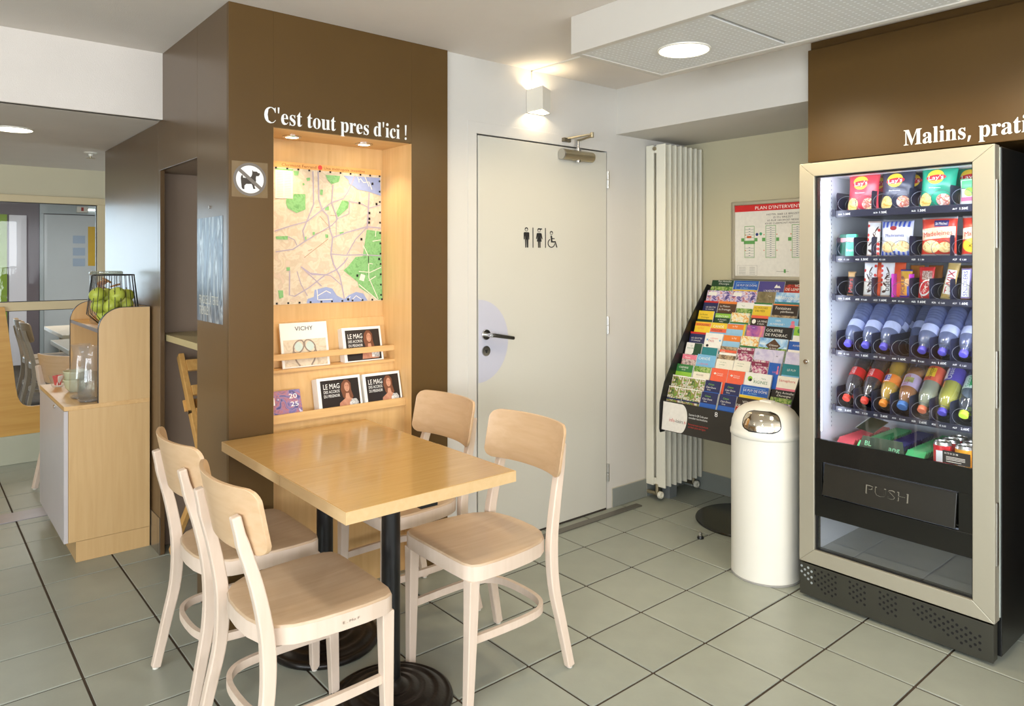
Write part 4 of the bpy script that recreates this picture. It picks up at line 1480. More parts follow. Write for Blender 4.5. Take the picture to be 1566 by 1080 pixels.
spots = [(.0, .0, .004), (-.054, .036, .030), (-.012, -.066, .028), (.060, -.026, .030), (.036, .060, .030), (-.070, -.022, .078), (.002, -.074, .086), (.072, -.020, .084), (.026, .070, .082), (-.048, .052, .084), (.0, .0, .074), (-.056, -.034, .136), (.018, -.052, .142), (.060, .022, .120), (-.006, .050, .138)]
for k, (dx, dy, dz) in enumerate(spots):
    lab = 'green apple heaped in the black wire basket on the counter shelf'
    if apple0 is None:
        apple0 = tag(ap_b.build('apple', M_APPLE, org=(0, 0, 0), smooth='all'), lab, 'apple', 'apples in the wire basket')
        b = B()
        b.tube([(0, 0, .056), (.002, 0, .066), (.005, .001, .074)], .0013, 5)
        b.build('stalk', M_STALK, parent=apple0)
        a_ = apple0
    else:
        a_ = dup(apple0)
    a_.location = (bx_+dx, by_+dy, bz_+dz)
    a_.rotation_euler = (RND.uniform(-.9, .9), RND.uniform(-.9, .9), RND.uniform(0, 6))

def shell(name, mats, prof, c, parent, n=28):
    b = B()
    b.lathe(prof, c, n, cap=False)
    return b.build(name, mats, parent=parent, smooth='all')
M_CLEAR = clear('clear_glass', (252, 253, 252), .07, .02, .34, .08)
# glass storage jar behind the basket, with biscuits
jr = thing('storage_jar', 'glass storage jar of brown biscuits behind the apple basket', 'jar', (.815, 4.30, 1.085))
shell('glass', M_CLEAR, [(.0, .003), (.070, .003), (.075, .01), (.075, .25), (.070, .258)], (.815, 4.30, 1.085), jr)
b = B()
b.lathe([(.0, .256), (.077, .256), (.079, .260), (.079, .270), (.072, .274), (0, .274)], (.815, 4.30, 1.085), 28, cap=False)
b.build('lid', clear('jar_lid', (226, 230, 220), .15, .08, .6, .25, (200, 204, 192)), parent=jr, smooth=True)
for k in range(16):
    tt = B()
    a, r, z = 2.4*k, .022+.022*(k % 2), .012+.0140*k
    tt.lathe([(0, 0), (.024, 0), (.027, .004), (.024, .008), (0, .008)], (0, 0, 0), 12, M=Matrix.Translation((.815+r*math.cos(a), 4.30+r*math.sin(a), 1.085+z)) @ Matrix.Rotation(.5*math.sin(k*1.7), 4, 'X') @ Matrix.Rotation(.5*math.cos(k*2.1), 4, 'Y'))
    tag(tt.build('biscuit', mat('biscuit', (198, 132, 60), .8, var=.12, vsc=60) if k == 0 else bpy.data.materials['biscuit'], smooth=True), 'round brown biscuit heaped inside the glass storage jar', 'biscuit', 'biscuits in the storage jar')

# carafes, bowls and a small glass cup on the worktop
def carafe(label, x, y, mid, s_=1.):
    t = thing('carafe', label, 'carafe', (x, y, cz))
    shell('glass', M_CLEAR, [(0, .004), (.044*s_, .004), (.050*s_, .012), (.052*s_, .10), (.044*s_, .17), (.036*s_, .205), (.036*s_, .225), (.045*s_, .26), (.047*s_, .266)], (x, y, cz), t)
    b = B()
    b.lathe([(0, .0), (.040*s_, .0), (.046*s_, .006), (.040*s_, .014), (0, .010)], (x, y, cz), 24, cap=False)
    b.build('thick_base', M_CLEAR, parent=t, smooth='all')
    if mid:
        b = B()
        b.lathe([(0, .016), (.047*s_, .016), (.049*s_, .10), (.0465*s_, .14), (0, .14)], (x, y, cz), 24, cap=False)
        b.build('water', clear('water', (244, 245, 238), .04, .02, .2, .05, (220, 220, 206)), parent=t, smooth='all')
    return t
carafe('clear glass carafe half full of water at the counter edge', .684, 3.985, True)
carafe('clear glass carafe standing behind the water carafe on the counter', .668, 4.115, False, .95)
M_BOWL = mat('celadon_glaze', (190, 190, 156), .25, var=.03)
for k, (z, lab) in enumerate(((0, 'pale green bowl, lower one of the stack on the counter'), (.042, 'pale green bowl, upper one of the stack on the counter'))):
    b = B()
    b.lathe([(.0, 0), (.030, 0), (.034, .004), (.050, .022), (.058, .058), (.060, .066), (.057, .066), (.047, .026), (.03, .010), (0, .008)], (.684, 4.335, cz+z), 28, cap=False)
    tag(b.build('bowl', M_BOWL, smooth='all'), lab, 'bowl', 'stacked bowls')
gc = thing('glass_cup', 'small glass cup of red sachets beside the stacked bowls', 'cup', (.632, 4.545, cz))
shell('glass', M_CLEAR, [(0, .003), (.026, .003), (.030, .008), (.044, .062), (.046, .066)], (.632, 4.545, cz), gc)
for k in range(5):
    b = B()
    a = 1.3*k
    M_ = Matrix.Translation((.632+.014*math.cos(a), 4.545+.014*math.sin(a), cz+.036)) @ Matrix.Rotation(a, 4, 'Z') @ Matrix.Rotation(.25, 4, 'Y')
    b.box(-.003, .003, -.012, .012, -.026, .026, M_)
    tag(b.build('sachet', flat((206, 52, 46)) if k < 4 else M_PAPER), ('red' if k < 4 else 'white')+' sachet standing in the small glass cup', 'sachet', 'sachets in the glass cup')

# ---- folded wooden high chair standing in the pillar recess
hc = thing('high_chair', 'folded honey coloured wooden high chair in the pillar recess', 'high chair', (1.16, 3.42, 0))
def beam(b, p, q, w_, h_, side=(0, 1, 0)):
    p, q = Vector(p), Vector(q)
    t_ = (q-p).normalized()
    s_ = Vector(side)
    s_ = (s_-t_*s_.dot(t_)).normalized()
    n_ = t_.cross(s_)
    b.loft([[p+s_*w_+n_*h_, p-s_*w_+n_*h_, p-s_*w_-n_*h_, p+s_*w_-n_*h_], [q+s_*w_+n_*h_, q-s_*w_+n_*h_, q-s_*w_-n_*h_, q+s_*w_-n_*h_]])
def hy(z):
    return 3.14+.65*(z-.10)/.84
for x in (1.045, 1.36):
    b = B()
    beam(b, (x, hy(.945), .945), (x, hy(.10), .10), .013, .022, (1, 0, 0))
    b.build('side_rail', M_HONEY, parent=hc, bevel=.003)
    b = B()
    beam(b, (x-.060, 3.715, .012), (x+.030, 3.36, .60), .012, .018, (1, 0, 0))
    b.build('leg', M_HONEY, parent=hc, bevel=.003)
    b = B()
    b.cyl((x-.020, hy(.70)-.02, .70), .010, .010, 'x', 12)
    b.build('bolt', M_CHROME, parent=hc, smooth=True)
for z, h_ in ((.900, .030), (.790, .026), (.690, .030), (.40, .02)):
    b = B()
    beam(b, (1.058, hy(z)-.024, z), (1.347, hy(z)-.024, z), h_, .008, (0, .61, .79))
    b.build('rung', M_HONEY, parent=hc, bevel=.002)
b = B()
beam(b, (1.02, hy(.72)+.03, .72), (1.40, hy(.72)+.03, .72), .03, .006, (0, .61, .79))
b.build('folded_seat', M_HONEY, parent=hc, bevel=.003)

# ---- tall radiator of deep vertical blades
rd = thing('radiator', 'tall cream radiator of deep vertical blades in the alcove corner', 'radiator', (3.57, 2.72, 0))
for k in range(8):
    x = 3.395+.0503*k
    b = B()
    for y0, y1 in ((2.737, 2.792), (2.651, 2.716)):
        b.box(x, x+.012, y0, y1, .082, 2.098)
    b.box(x+.001, x+.010, 2.716, 2.737, .09, .13)
    b.box(x+.001, x+.010, 2.716, 2.737, 2.05, 2.09)
    b.build('blade', M_CREAM, parent=rd, bevel=.003)
b = B()
for z in (.11, 2.07):
    b.cyl((3.40, 2.727, z), .018, .36, 'x', 14)
b.build('header_pipe', M_CREAM, parent=rd, smooth=True)
b = B()
b.cyl((3.388, 2.727, 2.075), .012, .02, 'x', 12)
b.build('bleed_valve', M_BRASS, parent=rd, smooth=True)
for x, y in ((3.40, 2.712), (3.735, 2.70)):
    b = B()
    b.cyl((x, y, .036), .012, .06, 'z', 12)
    b.cyl((x, y-.02, .038), .011, .09, 'y', 12)
    v_ = b.build('valve', M_BRASS, parent=rd, smooth=True)
    b = B()
    b.lathe([(.0, 0), (.020, 0), (.022, .004), (.020, .018), (.012, .020), (.010, .016), (0, .016)], (0, 0, 0), 18, M=Matrix.Translation((x-.006, y-.020, .038)) @ Matrix.Rotation(PI/2, 4, 'X'))
    b.build('valve_cap', M_CREAM, parent=v_, smooth=True)
b = B()
b.box(3.475, 3.545, 2.68, 2.735, 0, .085)
b.build('foot', mat('grey_foot', (112, 116, 116), .5), parent=rd, bevel=.002)

# ---- framed evacuation plan
ev = thing('evacuation_plan', 'framed evacuation plan with red title band on the alcove wall', 'sign', (3.78, 2.13, 1.30))
ya, yb_, za, zb_ = 2.452, 1.808, 1.302, 1.760
b = B()
for q in ((yb_, yb_+.022, za, zb_), (ya-.022, ya, za, zb_), (yb_+.022, ya-.022, za, za+.022), (yb_+.022, ya-.022, zb_-.022, zb_)):
    b.box(3.764, 3.7795, q[0], q[1], q[2], q[3])
b.build('frame', mat('satin_aluminium', (186, 178, 158), .35, metal=.7), parent=ev, bevel=.004, seg=3)
b = B()
b.box(3.774, 3.779, yb_+.02, ya-.02, za+.02, zb_-.02)
b.build('sheet', flat((226, 222, 212)), parent=ev)
XE = 3.7735
NY = (0, -1, 0)
UZ = (0, 0, 1)
def er(b, y0, y1, z0, z1, d=0.):
    b.face([(XE-d, y0, z0), (XE-d, y1, z0), (XE-d, y1, z1), (XE-d, y0, z1)])
b = B()
er(b, ya-.022, yb_+.022, 1.700, 1.738)
b.build('title_band', flat((206, 34, 34)), parent=ev)
b = B()
b.text("PLAN D'INTERVENTION", (XE-.0006, 2.13, 1.709), NY, UZ, .019, width=.335, align='c')
b.build('title', M_SIGNW, parent=ev)
b = B()
for k, (s_, w_) in enumerate((('HOTEL B&B LE BREZET', .20), ('ZI DU BREZET', .12), ('65 RUE GEORGES BESSE', .19), ('63100 CLERMONT FERRAND', .22))):
    b.text(s_, (XE-.0006, 2.125, 1.672-.017*k), NY, UZ, .0105, width=w_, align='c')
b.build('address', flat((60, 56, 52)), parent=ev)
gl, bl = B(), B()
for k, (yc, rows, z0) in enumerate(((2.335, 11, 1.43), (2.20, 14, 1.43), (2.04, 14, 1.43), (1.90, 14, 1.43))):
    h_ = .185
    for s_ in (-1, 1):
        er(gl, yc+s_*.032, yc+s_*.029, z0, z0+h_)
    er(gl, yc+.032, yc-.032, z0, z0+.003)
    er(gl, yc+.032, yc-.032, z0+h_-.003, z0+h_)
    er(gl, yc+.054, yc+.034, z0+.095, z0+.115)
    er(gl, yc-.034, yc-.052, z0+.095, z0+.115)
    for r in range(rows):
        z = z0+.008+r*(h_-.014)/rows
        if k == 0 and 4 <= r <= 6:
            continue
        er(bl, yc+.027, yc+.006, z, z+.0016)
        er(bl, yc-.006, yc-.027, z, z+.0016)
        er(bl, yc+.005, yc-.005, z+.002, z+.006)
er(gl, 2.372, 2.30, 1.51, 1.53)
er(gl, 2.12, 2.108, 1.345, 1.365)
gl.build('plan_outline', flat((96, 160, 84)), parent=ev)
bl.build('plan_rooms', flat((96, 112, 124)), parent=ev)
b = B()
er(b, 2.352, 2.322, 1.545, 1.557, .0004)
for yc in (2.365, 2.245, 2.165, 2.08):
    er(b, yc, yc-.006, 1.56, 1.566)
    er(b, yc, yc-.006, 1.47, 1.475)
b.build('plan_marks', flat((204, 96, 44)), parent=ev)
b = B()
b.cyl((XE-.0008, 2.286, 1.565), .009, .0006, 'x', 16)
b.build('blue_dot', flat((40, 56, 120)), parent=ev)
b = B()
b.cyl((XE-.0008, 2.262, 1.568), .009, .0006, 'x', 16)
b.build('green_dot', flat((70, 160, 110)), parent=ev)
b = B()
for q in ((2.415, 2.285, 1.385, 1.386), (2.415, 2.285, 1.327, 1.328), (2.415, 2.414, 1.327, 1.386), (2.286, 2.285, 1.327, 1.386)):
    er(b, *q)
for r in range(5):
    er(b, 2.405, 2.36, 1.335+.0095*r, 1.337+.0095*r)
    er(b, 2.335, 2.30, 1.335+.0095*r, 1.337+.0095*r)
er(b, 2.165, 2.09, 1.352, 1.354)
b.build('legend_lettering', flat((130, 124, 116)), parent=ev)['kind'] = 'stuff'

# ---- pedal-less dome bin with chrome flap
bnx, bny = 2.989, 1.766
bn = thing('dome_bin', 'white cylindrical dome bin with chrome flap beside the vending machine', 'bin', (bnx, bny, 0))
b = B()
b.lathe([(0, .006), (.147, .006), (.151, .010), (.151, .628), (.147, .632), (0, .632)], (bnx, bny, 0), 56, cap=False)
b.build('body', M_WHITE, parent=bn, smooth=True)
b = B()
b.lathe([(.146, 0), (.152, 0), (.153, .006), (.148, .010)], (bnx, bny, 0), 56)
b.build('foot_ring', mat('grey_rubber', (150, 148, 142), .6), parent=bn, smooth=True)
dome = [(.150, .626), (.1555, .632), (.1555, .648), (.1525, .654), (.151, .664), (.148, .690), (.139, .716), (.122, .740), (.098, .757), (.066, .7685), (.030, .774), (.001, .775)]
b = B()
b.lathe(dome, (bnx, bny, 0), 64)
dm = b.build('dome_lid', M_WHITE, parent=bn, smooth='all')
b = B()
b.box(bnx-.008, bnx+.032, bny-.028, bny+.03, .770, .780)
b.build('lid_cap', M_WHITE, parent=dm, bevel=.003)
# flap follows the dome a little inside a dark gap; it faces the room
fa = math.radians(202)
def dome_pt(a, s_, off):
    """a = azimuth, s_ = 0..1 along the dome profile from its rim to the crown"""
    P = [(r, z) for r, z in dome[4:11]]
    f = s_*(len(P)-1)
    i = min(int(f), len(P)-2)
    r = P[i][0]+(P[i+1][0]-P[i][0])*(f-i)
    z = P[i][1]+(P[i+1][1]-P[i][1])*(f-i)
    return Vector((bnx+(r+off)*math.cos(a), bny+(r+off)*math.sin(a), z+off*.4))
def dome_patch(b, a0, a1, s0, s1, off, cr):
    n = 22
    m_ = 12
    rows = []
    for j in range(m_+1):
        v = j/m_
        row = []
        for i in range(n+1):
            u = i/n
            # superellipse squeeze of the corners
            uu, vv = 2*u-1, 2*v-1
            ku = (1-abs(vv)**cr)**(1/cr) if abs(vv) < 1 else 0
            ku = max(ku, .55)
            row.append(b.bm.verts.new(dome_pt((a0+a1)/2+(a1-a0)/2*uu*ku, s0+(s1-s0)*v, off)))
        rows.append(row)
    for j in range(m_):
        for i in range(n):
            b.bm.faces.new((rows[j][i], rows[j][i+1], rows[j+1][i+1], rows[j+1][i]))
b = B()
dome_patch(b, fa-.60, fa+.60, .0, .62, .0008, 3.5)
b.build('flap_gap', M_BLACK, parent=dm, smooth='all')
b = B()
dome_patch(b, fa-.565, fa+.565, .03, .595, .0022, 3.5)
b.build('flap', mat('polished_chrome', (214, 206, 190), .1, metal=1), parent=dm, smooth='all')
# a loose screw-in foot on the floor
lf = thing('levelling_foot', 'small loose metal levelling foot lying upright on the floor tiles', 'foot', (3.10, 2.197, 0))
b = B()
b.lathe([(0, 0), (.016, 0), (.017, .006), (.013, .014), (0, .014)], (3.10, 2.197, 0), 18, cap=False)
b.build('pad', M_BLACK, parent=lf, smooth=True)
b = B()
b.lathe([(.010, .014), (.011, .024), (.007, .026), (.007, .034), (0, .035)], (3.10, 2.197, 0), 14)
b.build('stud', M_STEEL, parent=lf, smooth=True)
# ---- brochure rack on a round foot
RY0, RY1 = 1.80, 2.556
rk = thing('brochure_rack', 'black stepped brochure rack on a round foot in the alcove', 'rack', (3.486, 2.18, 0))
b = B()
b.lathe([(0, 0), (.262, 0), (.265, .006), (.262, .012), (0, .014)], (3.486, 2.18, 0), 64, cap=False)
b.build('foot_disc', mat('smoked_plate', (30, 28, 20), .18, metal=.2, var=.05), parent=rk, smooth=True)
b = B()
b.box(3.47, 3.52, 2.14, 2.20, .012, .60)
b.build('post', M_BLACK, parent=rk, bevel=.004)
sp = [(3.235, .455), (3.228, .475), (3.232, .62), (3.272, .73), (3.372, .88), (3.490, 1.05), (3.600, 1.18), (3.680, 1.272), (3.72, 1.262), (3.66, 1.10), (3.56, .90), (3.43, .70), (3.33, .52), (3.27, .455)]
for y in (RY0-.006, RY1):
    b = B()
    b.prism([(p[0], y, p[1]) for p in sp], (0, .006, 0))
    b.build('side_plate', M_BLACK, parent=rk)
def rx(z):
    return 3.264+(z-.64)*.671
TILT = math.radians(70)
UPV = Vector((math.cos(TILT), 0, math.sin(TILT)))
NV = Vector((-math.sin(TILT), 0, math.cos(TILT)))
HB = .135
for k in range(11):
    zt = 1.297-.0597*k
    top = Vector((rx(zt), 0, zt))
    bot = top-UPV*(HB+.004)+NV*-.001
    b = B()
    b.box(bot.x-.006, bot.x+.026, RY0, RY1, bot.z-.004, bot.z)
    b.build('pocket_ledge', M_BLACK, parent=rk)
b = B()
f0, f1 = Vector((3.236, 0, .470)), Vector((3.254, 0, .632))
b.prism([(f0.x, RY0, f0.z), (f1.x, RY0, f1.z), (f1.x+.004, RY0, f1.z), (f0.x+.004, RY0, f0.z)], (0, RY1-RY0, 0))
b.prism([(3.70, RY0, 1.25), (3.27, RY0, .47), (3.275, RY0, .465), (3.705, RY0, 1.245)], (0, RY1-RY0, 0))
b.build('front_panel', mat('charcoal_panel', (44, 40, 34), .45, var=.03), parent=rk)
fu = (f1-f0).normalized()
fn = Vector((-fu.z, 0, fu.x))
def fp(y, v, d=.0008):
    return f0+fu*(v*.163)+fn*d+Vector((0, y, 0))
b = B()
pts = [fp(RY1-.006, .02), fp(RY1-.006, .97)]
for k in range(13):
    a = PI/2-PI/2*k/12
    pts.append(fp(2.425-.040*math.cos(a)+.0, .55+.42*math.sin(a)))
for k in range(1, 10):
    a = -PI/2*k/9
    pts.append(fp(2.425-.040*math.cos(a), .55+.53*math.sin(a)))
b.face(pts)
b.build('white_label', flat((228, 224, 216)), parent=rk)
b = B()
b.text('info', fp(2.502, .34, .0014), NY, fu, .020, width=.036)
b.text('.fr', fp(2.408, .34, .0014), NY, fu, .016, width=.020)
for q in ((2.375, .42, .10, .11), (2.375, .33, .10, .10)):
    b.text('Retrouvez toutes nos brochures' if q[1] > .4 else 'et bien plus en ligne', fp(q[0], q[1]-.07, .0010), NY, fu, .010, width=.125 if q[1] > .4 else .110)
b.build('red_text', flat((200, 56, 48)), parent=rk)
b = B()
b.text('-loisirs', fp(2.464, .34, .0014), NY, fu, .020, width=.054)
b.build('black_text', flat((50, 44, 42)), parent=rk)
b = B()
b.text('Scannez le QR Code pour', fp(2.375, .66, .0010), NY, fu, .011, width=.120)
b.text('consulter nos brochures', fp(2.375, .56, .0010), NY, fu, .011, width=.118)
b.text('8', fp(2.215, .78, .0010), NY, fu, .026, width=.018)
b.build('white_text', M_SIGNW, parent=rk)

# each brochure: y from, to, top height, cover colour, bands (v0, v1, colour), lettering (words, v, height, colour, u), looks
K = dict(w=(236, 232, 222), k=(30, 26, 24), nv=(36, 40, 84), bl=(38, 92, 176), sk=(120, 178, 214), pu=(70, 62, 132), rd=(196, 44, 36), or_=(232, 128, 52), ye=(232, 196, 50), gr=(52, 120, 60), dg=(30, 66, 40), lg=(140, 190, 60), br=(86, 56, 34), db=(48, 34, 28), te=(40, 124, 130), cr=(232, 224, 204), la=(198, 188, 214), pk=(226, 120, 140), ma=(130, 40, 70), co=(232, 98, 66), lb=(150, 194, 220))
PH = {
 'green': photo('photo_meadow', [(60, 110, 40), (110, 150, 60), (180, 196, 120), (70, 96, 46)], 45),
 'people': photo('photo_people', [(92, 140, 52), (230, 226, 214), (150, 96, 70), (120, 160, 60), (60, 60, 56)], 34, 3.),
 'sky': photo('photo_sky', [(96, 150, 206), (170, 206, 232), (230, 236, 240)], 18),
 'rock': photo('photo_rock', [(90, 76, 60), (150, 126, 96), (196, 170, 132), (60, 50, 42)], 40),
 'olive': photo('photo_olive', [(110, 98, 66), (140, 126, 90), (96, 82, 56)], 14),
 'violet': photo('photo_violet', [(66, 56, 120), (150, 130, 190), (226, 214, 226), (206, 120, 110), (80, 70, 140)], 34),
 'sunset': photo('photo_sunset', [(130, 70, 160), (200, 110, 150), (240, 170, 90)], 10),
 'maroon': photo('photo_flowers', [(110, 30, 64), (190, 90, 130), (232, 222, 216), (92, 56, 44)], 50),
 'warm': photo('photo_food', [(226, 150, 60), (240, 216, 150), (236, 232, 220), (150, 160, 70)], 40),
 'fire': photo('photo_lava', [(120, 20, 14), (200, 50, 24), (60, 20, 20)], 30),
 'mist': photo('photo_mist', [(196, 186, 214), (216, 208, 224), (182, 178, 206)], 12),
 'street': photo('photo_street', [(176, 150, 140), (220, 196, 190), (110, 96, 90), (196, 120, 120)], 46),
}
